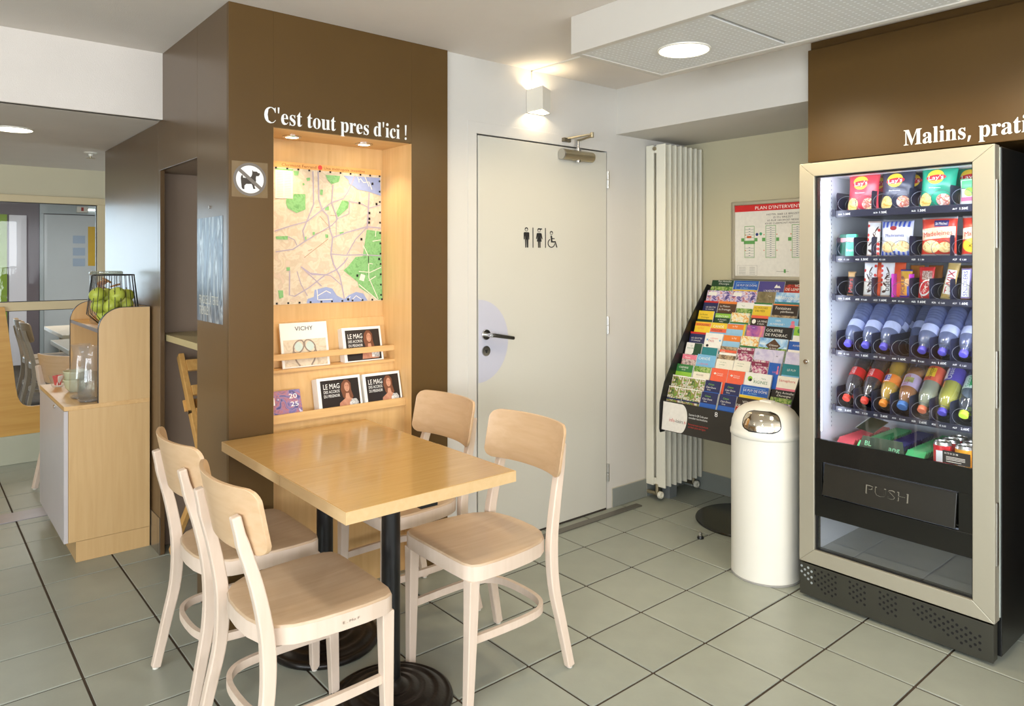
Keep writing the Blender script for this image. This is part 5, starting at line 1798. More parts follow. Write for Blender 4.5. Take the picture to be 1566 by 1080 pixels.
ROWS = [
 [(2.539, 2.392, 0, 'dg', [(.62, 1.9, 'P:green')], [('Parc Animalier', .18, .011, 'w', .3), ("d'Auvergne", .42, .011, 'w', .34)], 'dark green brochure with white title and meadow'),
  (2.388, 2.231, 0, 'bl', [(.85, 1.9, 'ye')], [('LE PUY DE DÔME', .52, .012, 'w', .14), ('EN TRAIN', .76, .008, 'lb', .3)], 'blue brochure with framed white title'),
  (2.226, 2.073, 0, 'pu', [], [('L\'AVENTURE', .95, .012, 'w', .24), ('M', .55, .012, 'w', .66)], 'plain purple brochure with white mark'),
  (2.070, 1.91, .004, 'P:fire', [(0, .3, 'db')], [('VOLCAN', .5, .015, 'w', .36), ('DE LEMPTÉGY', .85, .015, 'w', .05)], 'dark red volcano brochure with white title')],
 [(2.543, 2.379, 0, 'P:violet', [], [('20', .45, .013, 'w', .68), ('25', .85, .013, 'nv', .7)], 'violet festival brochure with white corner label'),
  (2.376, 2.217, .002, 'P:violet', [], [('20', .45, .013, 'w', .68), ('25', .85, .013, 'nv', .7)], 'violet festival brochure with white corner label'),
  (2.213, 2.105, .003, 'P:olive', [], [('T.o.d', .45, .007, 'cr', .6)], 'olive brown plain brochure'),
  (2.102, 1.955, .003, 'P:sky', [(.85, 1.9, 'te')], [('Métropole', .62, .021, 'w', .12)], 'sky blue brochure with large white word')],
 [(2.539, 2.441, -.001, 'nv', [(0, .16, 'rd')], [('LES GROTTES', .65, .008, 'w', .2), ('DE LIMAGNE', .85, .007, 'w', .2)], 'navy brochure with red top edge'),
  (2.438, 2.320, .001, 'br', [(0, .22, 'or_')], [('La Maison', .55, .012, 'w', .1), ('du Fromage', .85, .012, 'w', .05)], 'brown brochure with orange top and white script'),
  (2.317, 2.213, 0, 'w', [(.55, 1.9, 'P:green')], [('Musée', .36, .006, 'gr', .3)], 'white topped brochure with grey green photo'),
  (2.212, 2.103, .003, 'ye', [(0, .14, 'gr'), (.14, .28, 'w')], [('4.5 ROCHES', .55, .011, 'br', .06), ('DES FÉES', .82, .011, 'br', .14)], 'yellow brochure with green top band'),
  (2.096, 1.95, .001, 'db', [(0, .10, 'or_'), (.98, 1.9, 'P:rock')], [('Fontaines', .48, .017, 'w', .12), ('pétrifiantes', .74, .012, 'w', .34)], 'dark brown brochure with white swash title')],
 [(2.548, 2.446, .002, 'ye', [(.80, 1.9, 'dg')], [('La Route', .42, .010, 'br', .12), ('Fromages', .68, .010, 'br', .24)], 'yellow brochure with brown title over green'),
  (2.432, 2.331, -.004, 'dg', [(.06, .44, 'lg')], [('AVENTURES', .40, .011, 'w', .06), ('en Auvergne', .66, .008, 'w', .22), ('PARC', .86, .008, 'w', .34)], 'dark green brochure with lime title band'),
  (2.329, 2.215, .003, 'P:warm', [(.85, 1.9, 'gr')], [('O', .48, .018, 'or_', .7)], 'orange and white food photo brochure'),
  (2.201, 2.100, -.005, 'db', [(0, .24, 'co')], [('LA MINE', .58, .011, 'w', .42), ('À SILEX', .80, .009, 'w', .42)], 'dark brochure with coral top and white moon'),
  (2.097, 1.925, -.009, 'sk', [], [('100%', .36, .011, 'w', .26), ('AUVERGNE !', .66, .011, 'w', .08), ('LIVE', .82, .010, 'pk', .72)], 'light blue brochure with pink figure')],
 [(2.542, 2.436, .001, 'ye', [(.12, .40, 'or_')], [('CHOCOLATERIE', .34, .008, 'br', .1), ('VISITEZ', .70, .010, 'or_', .18)], 'yellow brochure with brown sign'),
  (2.434, 2.330, .001, 'ye', [(.52, .86, 'co'), (.86, 1.9, 'sk')], [('CANOË', .44, .015, 'w', .14), ('AVENTURE', .76, .010, 'br', .1)], 'yellow and coral canoe brochure'),
  (2.328, 2.214, .004, 'lb', [(.06, .52, 'or_')], [('le Pal', .34, .010, 'w', .3)], 'pale blue brochure with orange box and yellow edge'),
  (2.204, 2.100, .002, 'P:sunset', [], [('nuits', .22, .006, 'w', .3)], 'purple to orange sunset brochure'),
  (2.096, 1.940, .004, 'k', [(1.0, 1.9, 'db')], [('GOUFFRE', .46, .016, 'w', .05), ('DE PADIRAC', .84, .016, 'w', .05)], 'black brochure with bold white capitals'),
  (1.934, 1.84, .015, 'w', [(.05, .8, 'lg')], [], 'white brochure with lime leaf beside the machine')],
 [(2.550, 2.446, .003, 'nv', [(0, .18, 'rd')], [('LES GROTTES', .64, .009, 'w', .12), ('DE LIMAGNE', .86, .008, 'w', .14)], 'navy brochure with red top edge'),
  (2.444, 2.332, .004, 'w', [], [('CLERMONT', .52, .007, 'co', .3), ('PASS', .80, .013, 'rd', .22)], 'tall white card with red word'),
  (2.326, 2.221, .004, 'lb', [(.06, .58, 'or_')], [('le Pal', .36, .010, 'w', .5)], 'pale blue brochure with orange box'),
  (2.217, 2.109, .005, 'P:warm', [(.84, 1.9, 'gr')], [('O', .48, .018, 'or_', .7)], 'orange and white food photo brochure'),
  (2.104, 1.945, .005, 'P:sky', [(.82, 1.9, 'P:green')], [], 'sky photo brochure with dark diamond'),
  (1.937, 1.83, .005, 'w', [(.1, .8, 'bl')], [('AUVERGNE', .5, .009, 'w', .2)], 'white framed blue brochure at the machine edge')],
 [(2.548, 2.441, .003, 'w', [], [('LE', .34, .008, 'gr', .3), ('VULCANIA', .56, .008, 'gr', .1)], 'white and dark green brochure'),
  (2.432, 2.335, -.012, 'te', [], [], 'teal brochure mostly covered by the white card'),
  (2.322, 2.216, .002, 'P:rock', [(.30, .52, 'co'), (.55, .75, 'w')], [('train', .5, .009, 'w', .1)], 'red and white collage brochure'),
  (2.213, 2.114, .006, 'P:maroon', [(.22, .52, 'ma')], [('Jardins', .46, .010, 'w', .24)], 'maroon flower brochure'),
  (2.111, 1.947, .009, 'P:mist', [], [('##', .55, .007, 'k', .76)], 'pale lavender wide brochure'),
  (1.933, 1.83, .007, 'P:mist', [], [], 'lavender brochure behind the machine edge')],
 [(2.544, 2.448, .001, 'P:street', [(.05, .45, 'pk')], [('Musée', .36, .010, 'w', .2)], 'pinkish grey photo brochure'),
  (2.446, 2.325, .008, 'sk', [], [('CANOË', .46, .016, 'w', .08), ("L'AVENTURE", .90, .009, 'pk', .08)], 'light blue canoe brochure with white title'),
  (2.316, 2.210, -.004, 'cr', [], [('Carte des sites', .30, .005, 'gr', .2), ('en Auvergne', .50, .005, 'gr', .2)], 'plain cream brochure'),
  (2.207, 2.110, 0, 'cr', [], [('Carte des sites', .30, .005, 'gr', .2), ('en Auvergne', .50, .005, 'gr', .2)], 'plain cream brochure'),
  (2.107, 2.009, .013, 'P:maroon', [(.16, .50, 'ma')], [('Jardins', .42, .010, 'w', .22)], 'maroon flower brochure'),
  (2.004, 1.943, .008, 'bl', [], [('LIVE', .82, .009, 'pk', .4)], 'narrow blue brochure with pink figure'),
  (1.930, 1.83, .010, 'te', [(.9, 1.9, 'sk')], [('LE PUY', .55, .011, 'w', .28)], 'teal blue brochure behind the machine edge')],
 [(2.555, 2.447, .006, 'gr', [(.68, 1.9, 'lg')], [('CHEMINS', .36, .011, 'w', .14), ('de fer', .54, .008, 'w', .34)], 'green brochure with white heading'),
  (2.438, 2.331, .006, 'P:green', [(.5, 1.9, 'cr')], [('HUGUES', .82, .009, 'br', .2)], 'meadow photo brochure with tan lower half'),
  (2.324, 2.223, .008, 'co', [], [('Clermont', .48, .007, 'w', .36), ('Auvergne', .62, .007, 'w', .36)], 'plain coral brochure with white emblem'),
  (2.221, 2.121, .008, 'co', [], [('Clermont', .48, .007, 'w', .36), ('Auvergne', .62, .007, 'w', .36)], 'plain coral brochure with white emblem'),
  (2.117, 1.967, .010, 'w', [], [('Terre', .46, .008, 'gr', .62), ("d'", .56, .008, 'gr', .33), ('RIGINES', .84, .016, 'gr', .36)], 'white brochure with green and black disc'),
  (1.936, 1.815, .012, 'cr', [(.95, 1.9, 'pk')], [('Sémaphore', .45, .014, 'rd', .08)], 'cream brochure with red script')],
 [(2.556, 2.456, .006, 'P:people', [(0, .10, 'w')], [], 'family photo brochure with white top edge'),
  (2.452, 2.337, .006, 'P:people', [(0, .10, 'w')], [], 'family photo brochure with white top edge'),
  (2.335, 2.237, .004, 'nv', [(.95, 1.9, 'bl')], [('Citton', .40, .010, 'lg', .22), ('Clair-Dore', .66, .010, 'w', .1), ('Sancy', .84, .007, 'w', .2)], 'navy blue brochure with green and white script'),
  (2.216, 2.120, .004, 'nv', [(.95, 1.9, 'bl')], [('Citton', .40, .010, 'lg', .22), ('Clair-Dore', .66, .010, 'w', .1), ('Sancy', .84, .007, 'w', .2)], 'navy blue brochure with green and white script'),
  (2.118, 1.962, .008, 'bl', [(.82, 1.9, 'ye')], [('LE PUY DE DÔME', .50, .013, 'w', .12), ('EN TRAIN', .70, .008, 'lb', .3)], 'blue brochure with framed white title'),
  (1.945, 1.806, .008, 'k', [(.62, 1.9, 'P:green')], [('Parc Animalier', .28, .012, 'w', .18), ("d'Auvergne", .52, .012, 'w', .22)], 'black topped brochure with white title and meadow')],
 [(2.553, 2.455, .008, 'P:people', [(0, .08, 'w'), (1.02, 1.16, 'nv')], [], 'family photo brochure with white top edge'),
  (2.452, 2.335, .008, 'P:people', [(0, .08, 'w'), (1.02, 1.16, 'nv')], [], 'family photo brochure with white top edge'),
  (2.332, 2.230, .006, 'nv', [(.95, 1.9, 'bl')], [('Citton', .40, .010, 'lg', .22), ('Clair-Dore', .66, .010, 'w', .1), ('Sancy', .84, .007, 'w', .2)], 'navy blue brochure with green and white script'),
  (2.220, 2.120, .008, 'nv', [(.95, 1.9, 'bl')], [('Citton', .40, .010, 'lg', .22), ('Clair-Dore', .66, .010, 'w', .1), ('Sancy', .84, .007, 'w', .2)], 'navy blue brochure with green and white script'),
  (2.116, 1.967, .008, 'P:fire', [(0, .7, 'db')], [('VOLCAN', .44, .014, 'w', .22), ('DE LEMPTÉGY', .78, .014, 'w', .02)], 'dark red volcano brochure with white title'),
  (1.934, 1.806, .010, 'P:violet', [], [('20', .6, .013, 'w', .6), ('25', 1.0, .013, 'nv', .62)], 'violet festival brochure with white corner label')],
]
ORD = ['first', 'second', 'third', 'fourth', 'fifth', 'sixth', 'seventh', 'eighth', 'ninth', 'tenth', 'eleventh']
def brmat(c):
    return PH[c[2:]] if c.startswith('P:') else flat(K[c], .35)
for r, row in enumerate(ROWS):
    for k, (y0, y1, dz, bg, bands, words, looks) in enumerate(row):
        zt = 1.297-.0597*r+dz
        top = Vector((rx(zt), y0, zt))
        th = .006+.006*((r*7+k*5) % 3)/2
        wv = Vector((0, y1-y0, 0))
        hb = HB
        rowname = ('top' if r == 0 else 'bottom' if r == 10 else ORD[r])+' rack row'
        t = tag(bpy.data.objects.new('brochure', None), looks+', '+ORD[k]+' from left, '+rowname, 'brochure', 'brochures in the rack')
        COL.objects.link(t)
        t.location = top-UPV*hb+wv/2
        ORG[t.name] = t.location.copy()
        b = B()
        b.prism([top-UPV*hb, top-UPV*hb+wv, top+wv, top], -NV*th)
        b.build('pages', M_PAPER, parent=t)
        def at(u, v, d):
            return top+wv*u-UPV*(v*.064)+NV*d
        mats = [brmat(bg)]
        b = B()
        b.face([at(0, 0, .0006), at(1, 0, .0006), at(1, hb/.064, .0006), at(0, hb/.064, .0006)])
        for v0, v1, c in bands:
            mats.append(brmat(c))
            b.m = len(mats)-1
            u1 = 1.
            b.face([at(0, v0, .0009), at(u1, v0, .0009), at(u1, v1, .0009), at(0, v1, .0009)])
        b.build('cover', mats, parent=t)
        if words:
            mats = []
            b = B()
            for s_, v, h_, c, u in words:
                mm = brmat(c)
                if mm not in mats:
                    mats.append(mm)
                b.m = mats.index(mm)
                b.text(s_, at(u, v, .0014), NY, UPV, h_, maxw=(.97-u)*abs(y1-y0))
            b.build('title', mats, parent=t)
        def extra(nm, c, shapes, d=.0013):
            b = B()
            for s_ in shapes:
                b.face([at(u, v, d) for u, v in s_])
            b.build(nm, brmat(c), parent=t)
        circ = lambda cu, cv, ru, rv, n=18: [(cu+ru*math.cos(2*PI*i/n), cv+rv*math.sin(2*PI*i/n)) for i in range(n)]
        if 'corner label' in looks:
            extra('corner_label', 'w', [[(.06, .14), (.40, .14), (.40, .5), (.06, .5)]])
        if 'dark diamond' in looks:
            extra('diamond', 'br', [[(.52, .05), (.78, .62), (.52, 1.15), (.24, .62)]])
            b = B()
            b.m = 0
            b.text('Château', at(.52, .66, .0018), NY, UPV, .011, align='c')
            b.text('de Saint', at(.52, .90, .0018), NY, UPV, .009, align='c')
            b.build('diamond_title', brmat('w'), parent=t)
        if 'green and black disc' in looks:
            extra('disc', 'lg', [circ(.20, .52, .09, .22)])
            extra('disc_shade', 'k', [circ(.225, .62, .055, .12)], .0016)
        if 'pink figure' in looks:
            extra('figure', 'pk', [circ(.83, .35, .06, .14), [(.78, .5), (.9, .5), (.93, .9), (.74, .9)]])
        if 'white moon' in looks:
            extra('moon', 'w', [circ(.2, .55, .12, .2)])
        if 'lime leaf' in looks:
            extra('leaf', 'gr', [circ(.3, .4, .1, .2)])
        if 'white emblem' in looks:
            extra('emblem', 'w', [circ(.24, .46, .035, .10), [(.16, .42), (.32, .42), (.32, .5), (.16, .5)]])
        if 'white and dark green' in looks:
            extra('green_half', 'dg', [[(.52, .02), (1, .02), (1, 1.2), (.4, 1.2), (.52, .9)]])
        if 'yellow edge' in looks:
            extra('yellow_edge', 'ye', [[(.9, .0), (1, 0), (1, 1.4), (.9, 1.4)]])
        if 'tall white card' in looks:
            extra('teal_wave', 'te', [[(0, 1.5), (.5, 1.42), (1, 1.5), (1, 1.8), (0, 1.8)]])
            extra('emblem', 'k', [circ(.2, 1.15, .08, .12)])
            extra('dot', 'sk', [circ(.14, .62, .05, .09), circ(.88, .62, .05, .09)])
        if 'framed white title' in looks:
            extra('title_frame', 'lb', [[(.10, .18), (.9, .18), (.9, .21), (.10, .21)], [(.10, .80), (.9, .80), (.9, .83), (.10, .83)], [(.10, .18), (.115, .18), (.115, .83), (.10, .83)]])
        if 'white mark' in looks:
            extra('mark', 'w', [[(.62, .58), (.70, .25), (.76, .45), (.80, .35), (.88, .58)]])
# ---- vending machine
VX = 2.90
VY0, VY1 = .842, 1.559          # door, right and left edge
GY0, GY1 = .911, 1.494          # glass opening
vm = thing('vending_machine', 'tall silver and black snack and drink vending machine with lit glass front', 'vending machine', (3.30, 1.20, 0))
M_CHAMP = mat('champagne_aluminium', (182, 176, 158), .42, metal=.55, var=.01)
M_VBLK = mat('machine_black', (16, 17, 17), .32, var=.1, vsc=30)
M_LINER = mat('white_liner', (226, 228, 238), .35, var=.01)
M_NAVY = mat('tray_navy', (38, 40, 62), .35, var=.04)
M_WIRE = mat('coil_steel', (96, 98, 108), .3, metal=.8)
b = B()
b.box(VX+.055, 3.72, 1.538, 1.556, .02, 1.818)
b.box(VX+.055, 3.72, .836, .854, .02, 1.818)
b.box(3.70, 3.72, .854, 1.538, .02, 1.818)
b.box(VX+.055, 3.70, .854, 1.538, 1.80, 1.818)
b.box(VX+.055, 3.70, .854, 1.538, .02, .05)
b.build('cabinet', M_VBLK, parent=vm, bevel=.003)
b = B()
b.box(VX+.03, 3.58, 1.500, 1.515, .18, 1.79)
b.box(VX+.03, 3.58, .872, .884, .18, 1.79)
b.box(3.58, 3.595, .872, 1.515, .18, 1.79)
b.box(VX+.03, 3.58, .884, 1.500, 1.775, 1.79)
b.box(VX+.03, 3.58, .884, 1.500, .575, .585)
b.build('liner', M_LINER, parent=vm)
b = B()
b.box(VX+.03, 3.58, .884, 1.500, .190, .200)
b.build('bin_floor', mat('bin_floor_grey', (172, 174, 176), .45, var=.05), parent=vm)
# punched strips on the liner
b = B()
for k in range(58):
    z = .70+.0185*k
    b.box(3.06, 3.064, 1.4990, 1.4999, z, z+.007)
b.build('shelf_slots', flat((120, 122, 140)), parent=vm)['kind'] = 'stuff'
# mitred door frame
def frame_piece(q):
    b = B()
    b.prism([(VX, y, z) for y, z in q], (.05, 0, 0))
    return b.build('door_frame', M_CHAMP, parent=vm, bevel=.002)
Z0, Z1, GZ0, GZ1 = .150, 1.823, .210, 1.767
e = .0004
frame_piece([(VY1, Z1), (VY0, Z1), (GY0, GZ1), (GY1, GZ1)])
frame_piece([(VY1, Z0), (VY0, Z0), (GY0, GZ0), (GY1, GZ0)])
frame_piece([(VY1, Z0+e), (VY1, Z1-e), (GY1, GZ1-e), (GY1, GZ0+e)])
frame_piece([(VY0, Z0+e), (VY0, Z1-e), (GY0, GZ1-e), (GY0, GZ0+e)])
b = B()
for q in ((GY1-.008, GY1, GZ0, GZ1), (GY0, GY0+.005, GZ0, GZ1), (GY0+.005, GY1-.008, GZ1-.006, GZ1), (GY0+.005, GY1-.008, GZ0, GZ0+.005)):
    b.box(VX+.012, VX+.04, q[0], q[1], q[2], q[3])
b.build('gasket', M_BLACK, parent=vm)
b = B()
b.box(VX+.016, VX+.020, GY0+.005, GY1-.008, .676, GZ1-.006)
b.build('glass_pane', M_PANE, parent=vm)
b = B()
b.box(VX+.016, VX+.020, GY0+.005, GY1-.008, GZ0+.005, .355)
b.build('bin_window', clear('bin_glass', (250, 252, 252), .07, .03, .5), parent=vm)
# right edge of the door: pale seal, hinge strips
b = B()
b.box(VX+.048, VX+.058, VY0-.002, VY0+.014, .16, 1.815)
b.build('door_seal', mat('pale_seal', (176, 186, 180), .5), parent=vm)
for z0, z1 in ((1.46, 1.70), (.90, 1.10), (.35, .57)):
    b = B()
    b.box(VX+.012, VX+.030, VY0-.004, VY0, z0, z1)
    b.build('hinge_strip', M_STEEL, parent=vm, bevel=.001)
# delivery panel with push flap
b = B()
b.box(VX+.006, VX+.018, GY0+.001, GY1-.001, .582, .6755)
b.box(VX+.006, VX+.018, GY0+.001, GY1-.001, .355, .442)
b.box(VX+.006, VX+.018, GY0+.001, .957, .442, .582)
b.box(VX+.006, VX+.018, 1.463, GY1-.001, .442, .582)
b.box(VX+.034, VX+.038, .957, 1.463, .442, .582)
b.box(VX+.018, VX+.034, .953, .957, .442, .582)
b.build('delivery_panel', mat('gloss_black', (20, 20, 18), .16, var=.05), parent=vm, bevel=.001)
b = B()
b.prism([(VX+.014, 1.456, .576), (VX-.004, 1.458, .450), (VX+.008, 1.458, .446), (VX+.028, 1.456, .574)], (0, -.492, 0))
fl = b.build('push_flap', mat('flap_black', (34, 32, 26), .3, var=.06), parent=vm, bevel=.002)
fu2 = Vector((.018, 0, .126)).normalized()
V_, F2 = text_geo('PUSH')
b = B()
b.text('PUSH', Vector((VX+.0035, 1.205, .498))+Vector((-.0022, 0, 0)), NY, fu2, .036, width=.158, align='c')
b.build('lettering_highlight', mat('lettering_sheen', (128, 124, 112), .3), parent=fl)  # highlight on the embossed outlines is put into this lighter colour
b = B()
b.text('PUSH', Vector((VX+.0035, 1.205, .4995))+Vector((-.0032, 0, 0)), NY, fu2, .0315, width=.149, align='c')
b.build('lettering_face', mat('lettering_face', (36, 34, 28), .3), parent=fl)
# plinth with punched holes
b = B()
b.box(VX, VX+.006, VY0+.004, VY1-.003, .012, .144)
b.box(VX+.006, VX+.05, VY0+.006, VY0+.012, .012, .144)
b.box(VX+.006, VX+.05, VY1-.012, VY1-.006, .012, .144)
pl = b.build('plinth', mat('plinth_black', (50, 49, 40), .45, var=.05), parent=vm, bevel=.0012)
b = B()
hl = B()
clusters = ((1.548, 1.385, 1), (1.345, 1.272, 0), (1.228, 1.152, 0), (1.105, .862, 1))
for a, c, big in clusters:
    ny = int((a-c)/.0145)
    for i in range(ny):
        for j in range(8):
            if (i+j) % 2:
                continue
            y = a-.0145*i
            z = .128-.0118*j
            u = i/max(ny-1, 1)
            if big and (j > 1+6.5*min(1, (u*.9+.35)) or j < (u-.35)*4*(a < 1.2)):
                continue
            if not big and (j > 5+i*.5):
                continue
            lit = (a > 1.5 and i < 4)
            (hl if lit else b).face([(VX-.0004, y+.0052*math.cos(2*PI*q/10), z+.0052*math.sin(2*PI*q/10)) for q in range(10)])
b.build('punched_holes', mat('hole_black', (6, 6, 6), .8), parent=pl)['kind'] = 'stuff'
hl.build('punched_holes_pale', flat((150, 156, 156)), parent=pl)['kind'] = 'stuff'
for y in (VY0+.03, VY1-.03):
    b = B()
    b.cyl((3.05, y, 0), .016, .03, 'z', 12)
    b.cyl((3.60, y, 0), .016, .03, 'z', 12)
    b.build('foot', M_BLACK, parent=vm)
b = B()
b.cyl((VX-.006, 1.528, .991), .010, .008, 'x', 18)
b.cyl((VX-.010, 1.528, .991), .0045, .006, 'x', 10)
b.build('lock', M_CHROME, parent=vm, smooth=True)
# small black service label inside the glass
b = B()
b.box(VX+.0135, VX+.0150, .922, 1.012, .677, .722)
sl = b.build('service_label', flat((42, 38, 34)), parent=vm)
b = B()
b.text('04 73 31 21 88', (VX+.0128, 1.006, .710), NY, UZ, .006, width=.045)
for z in (.700, .695, .690, .683):
    b.box(VX+.0128, VX+.0131, .938 if z > .685 else .95, 1.000, z, z+.0016)
b.build('label_text', flat((226, 222, 216)), parent=sl)
# light tubes hidden behind the door frame
for y, s_ in ((1.486, -1), (.898, 1)):
    b = B()
    b.cyl((VX+.050, y+.006*-s_, .70), .007, 1.05, 'z', 10)
    b.build('light_tube', mat('tube_light', (236, 240, 255), .5, emit=3.5), parent=vm, smooth=True)
    area('machine_tube', (VX+.060, y, 1.22), (.55, s_, 0), .012, 1.0, 1.9 if s_ < 0 else 2.9, (.80, .84, 1))
area('machine_top_tube', (VX+.062, 1.20, 1.758), (.35, 0, -1),   .5, .012, 1.7, (.80, .84, 1))

TXF = 3.040
PITCH = .073
CY = [1.4325-PITCH*k for k in range(8)]
TRAYS = [(1.607, 1.624), (1.416, 1.4315), (1.250, 1.2645), (1.018, 1.0310), (.780, .7930)]
NCOL = [[0, 2, 4, 6], [0, 1, 2, 4, 6], range(8), range(8), range(8)]
PRICE = ['1.50', '1.50', '1.60', '1.60', '2.60']
coil_me = None
for r, (z0, z1) in enumerate(TRAYS):
    b = B()
    b.box(TXF+.004, 3.56, .888, 1.470, z0, z0+.006)
    tr = b.build('tray', M_NAVY, parent=vm)
    b = B()
    b.box(TXF-.002, TXF+.004, .888, 1.471, z0-.008, z1+.004)
    b.box(TXF-.004, TXF+.012, 1.471, 1.484, z0-.003, z1+.010)
    b.build('price_strip', mat('strip_navy', (30, 31, 48), .3) if r == 0 else bpy.data.materials['strip_navy'], parent=tr, bevel=.001)
    b = B()
    for c in NCOL[r]:
        b.text('A%d%d' % (r+1, c+1), (TXF-.0026, CY[c]+.026, z0+.001), NY, UZ, .0068, width=.015)
        b.text('€ '+PRICE[r] if (c+r) % 2 else PRICE[r]+'€', (TXF-.0026, CY[c]+.002-.004*(r == 4), z0+.0005), NY, UZ, .009 if (c+r) % 2 == 0 else .0065, width=.028 if (c+r) % 2 == 0 else .022)
    b.build('price_text', M_SIGNW, parent=tr)
    hd_ = .098 if r != 2 else .096
    ys = sorted(set([CY[c]+PITCH/2 for c in NCOL[r]]+[CY[7]-PITCH/2]))
    for y in ys:
        b = B()
        b.prism([(TXF+.006, y, z0+.006), (TXF+.006, y, z0+hd_-.008), (TXF+.014, y, z0+hd_), (3.55, y, z0+hd_), (3.55, y, z0+.006)], (0, .0014, 0))
        b.build('divider', M_NAVY, parent=tr)
    for c in range(8):
        if coil_me is None:
            b = B()
            R_, turns = .0305, 6.5
            n = int(turns*18)
            b.tube([(TXF+.005+.46*max(0, (i-5)/n), CY[c]+R_*math.sin(2*PI*turns*i/n), z1+.034-R_*math.cos(2*PI*turns*i/n)) for i in range(n+1)], .0012, 4)
            co = b.build('coil', M_WIRE, parent=tr, smooth='all')
            coil_me = (co, c, z1)
        else:
            co = coil_me[0].copy()
            COL.objects.link(co)
            co.parent = tr
            co.location = (0, CY[c]-CY[coil_me[1]], z1-coil_me[2])

# ---- soft packs: crisps, biscuits, bars
def pack(name, label, cat, y, z, w_, h_, t_, mats, x=None, lean=.10, yaw=0., roll=0., group=None, crimp=.0, seed=0):
    """pillow pack standing on a tray, front towards the glass; returns thing and front(u, v, d)"""
    x = TXF+.052 if x is None else x
    t = thing(name, label, cat, (x, y, z), group)
    t.rotation_euler = (0, 0, 0)
    ORG[t.name] = Vector((0, 0, 0))
    Mx = Matrix.Rotation(yaw, 4, 'Z') @ Matrix.Rotation(lean, 4, 'Y') @ Matrix.Rotation(roll, 4, 'X')
    rr = random.Random(seed)
    ph = [rr.uniform(0, 6) for _ in range(4)]
    def bulge(u, v):
        a = (1-abs(2*u-1)**2.6)*(1-abs(2*v-1)**3.4)
        wr = .10*math.sin(9*u+ph[0])*math.sin(5*v+ph[1])+.07*math.sin(17*v+ph[2]+4*u)
        return t_/2*max(0, a)**.6*(1+wr)
    def edge(v):
        return 1+crimp*(abs(2*v-1)**4)-.05*(1-abs(2*v-1)**2)
    def front(u, v, d=0.):
        return Mx @ Vector((-bulge(u, v)-d, (.5-u)*w_*edge(v), v*h_))
    def back(u, v):
        return Mx @ Vector((bulge(u, v)*.9+.0003, (.5-u)*w_*edge(v), v*h_))
    b = B()
    nu, nv = 14, 18
    Fv = [[b.bm.verts.new(front(i/nu, j/nv)) for i in range(nu+1)] for j in range(nv+1)]
    Bv = [[b.bm.verts.new(back(i/nu, j/nv)) for i in range(nu+1)] for j in range(nv+1)]
    for G, m_ in ((Fv, 0), (Bv, 0)):
        for j in range(nv):
            for i in range(nu):
                f = b.bm.faces.new((G[j][i], G[j][i+1], G[j+1][i+1], G[j+1][i]))
                f.material_index = (1 if (j >= nv-1 or j < 1) and len(mats) > 1 else 0)
    for j in range(nv):
        for i in (0, nu):
            b.bm.faces.new((Fv[j][i], Fv[j+1][i], Bv[j+1][i], Bv[j][i]))
    for i in range(nu):
        for j in (0, nv):
            b.bm.faces.new((Fv[j][i], Fv[j][i+1], Bv[j][i+1], Bv[j][i]))
    b.build('wrapper', mats, parent=t, smooth='all')
    return t, front
def blob(t, front, nm, m, cu, cv, ru, rv, d=.0012, rot=0., n=22, k=4):
    b = B()
    c = b.bm.verts.new(front(cu, cv, d))
    prev = None
    for q in range(1, k+1):
        ring = []
        for i in range(n):
            a = 2*PI*i/n
            x, y = ru*q/k*math.cos(a), rv*q/k*math.sin(a)
            ring.append(b.bm.verts.new(front(cu+x*math.cos(rot)-y*math.sin(rot), cv+x*math.sin(rot)+y*math.cos(rot), d)))
        for i in range(n):
            if prev is None:
                b.bm.faces.new((c, ring[i], ring[(i+1) % n]))
            else:
                b.bm.faces.new((prev[i], ring[i], ring[(i+1) % n], prev[(i+1) % n]))
        prev = ring
    return b.build(nm, m, parent=t, smooth='all')
def rectp(t, front, nm, m, u0, u1, v0, v1, d=.0010, sl=0., n=8):
    b = B()
    V = [[b.bm.verts.new(front(u0+(u1-u0)*i/n, v0+(v1-v0)*j/n+sl*(u0+(u1-u0)*i/n-.5), d)) for i in range(n+1)] for j in range(n+1)]
    for j in range(n):
        for i in range(n):
            b.bm.faces.new((V[j][i], V[j][i+1], V[j+1][i+1], V[j+1][i]))
    return b.build(nm, m, parent=t, smooth='all')
def word(t, front, nm, m, s_, cu, cv, wu, hv, d=.0022, rot=0.):
    """lettering wrapped on the pack front; wu, hv in pack fractions"""
    V, F = text_geo(s_)
    x0, x1 = min(v[0] for v in V), max(v[0] for v in V)
    b = B()
    vv = []
    for x, y in V:
        a, c = ((x-x0)/(x1-x0)-.5)*wu, (y/.72-.5)*hv
        vv.append(b.bm.verts.new(front(cu+a*math.cos(rot)-c*math.sin(rot), cv+a*math.sin(rot)+c*math.cos(rot), d)))
    for f in F:
        try:
            b.bm.faces.new([vv[i] for i in f])
        except ValueError:
            pass
    return b.build(nm, m, parent=t)
def foil(c, r=.3):
    return mat('foil_print', c, r, var=.05, vsc=40, spec=.6)
C_ = lambda *c: flat(c, .35)
YEL, RED, WHT = C_(244, 204, 60), C_(206, 36, 48), C_(238, 238, 240)
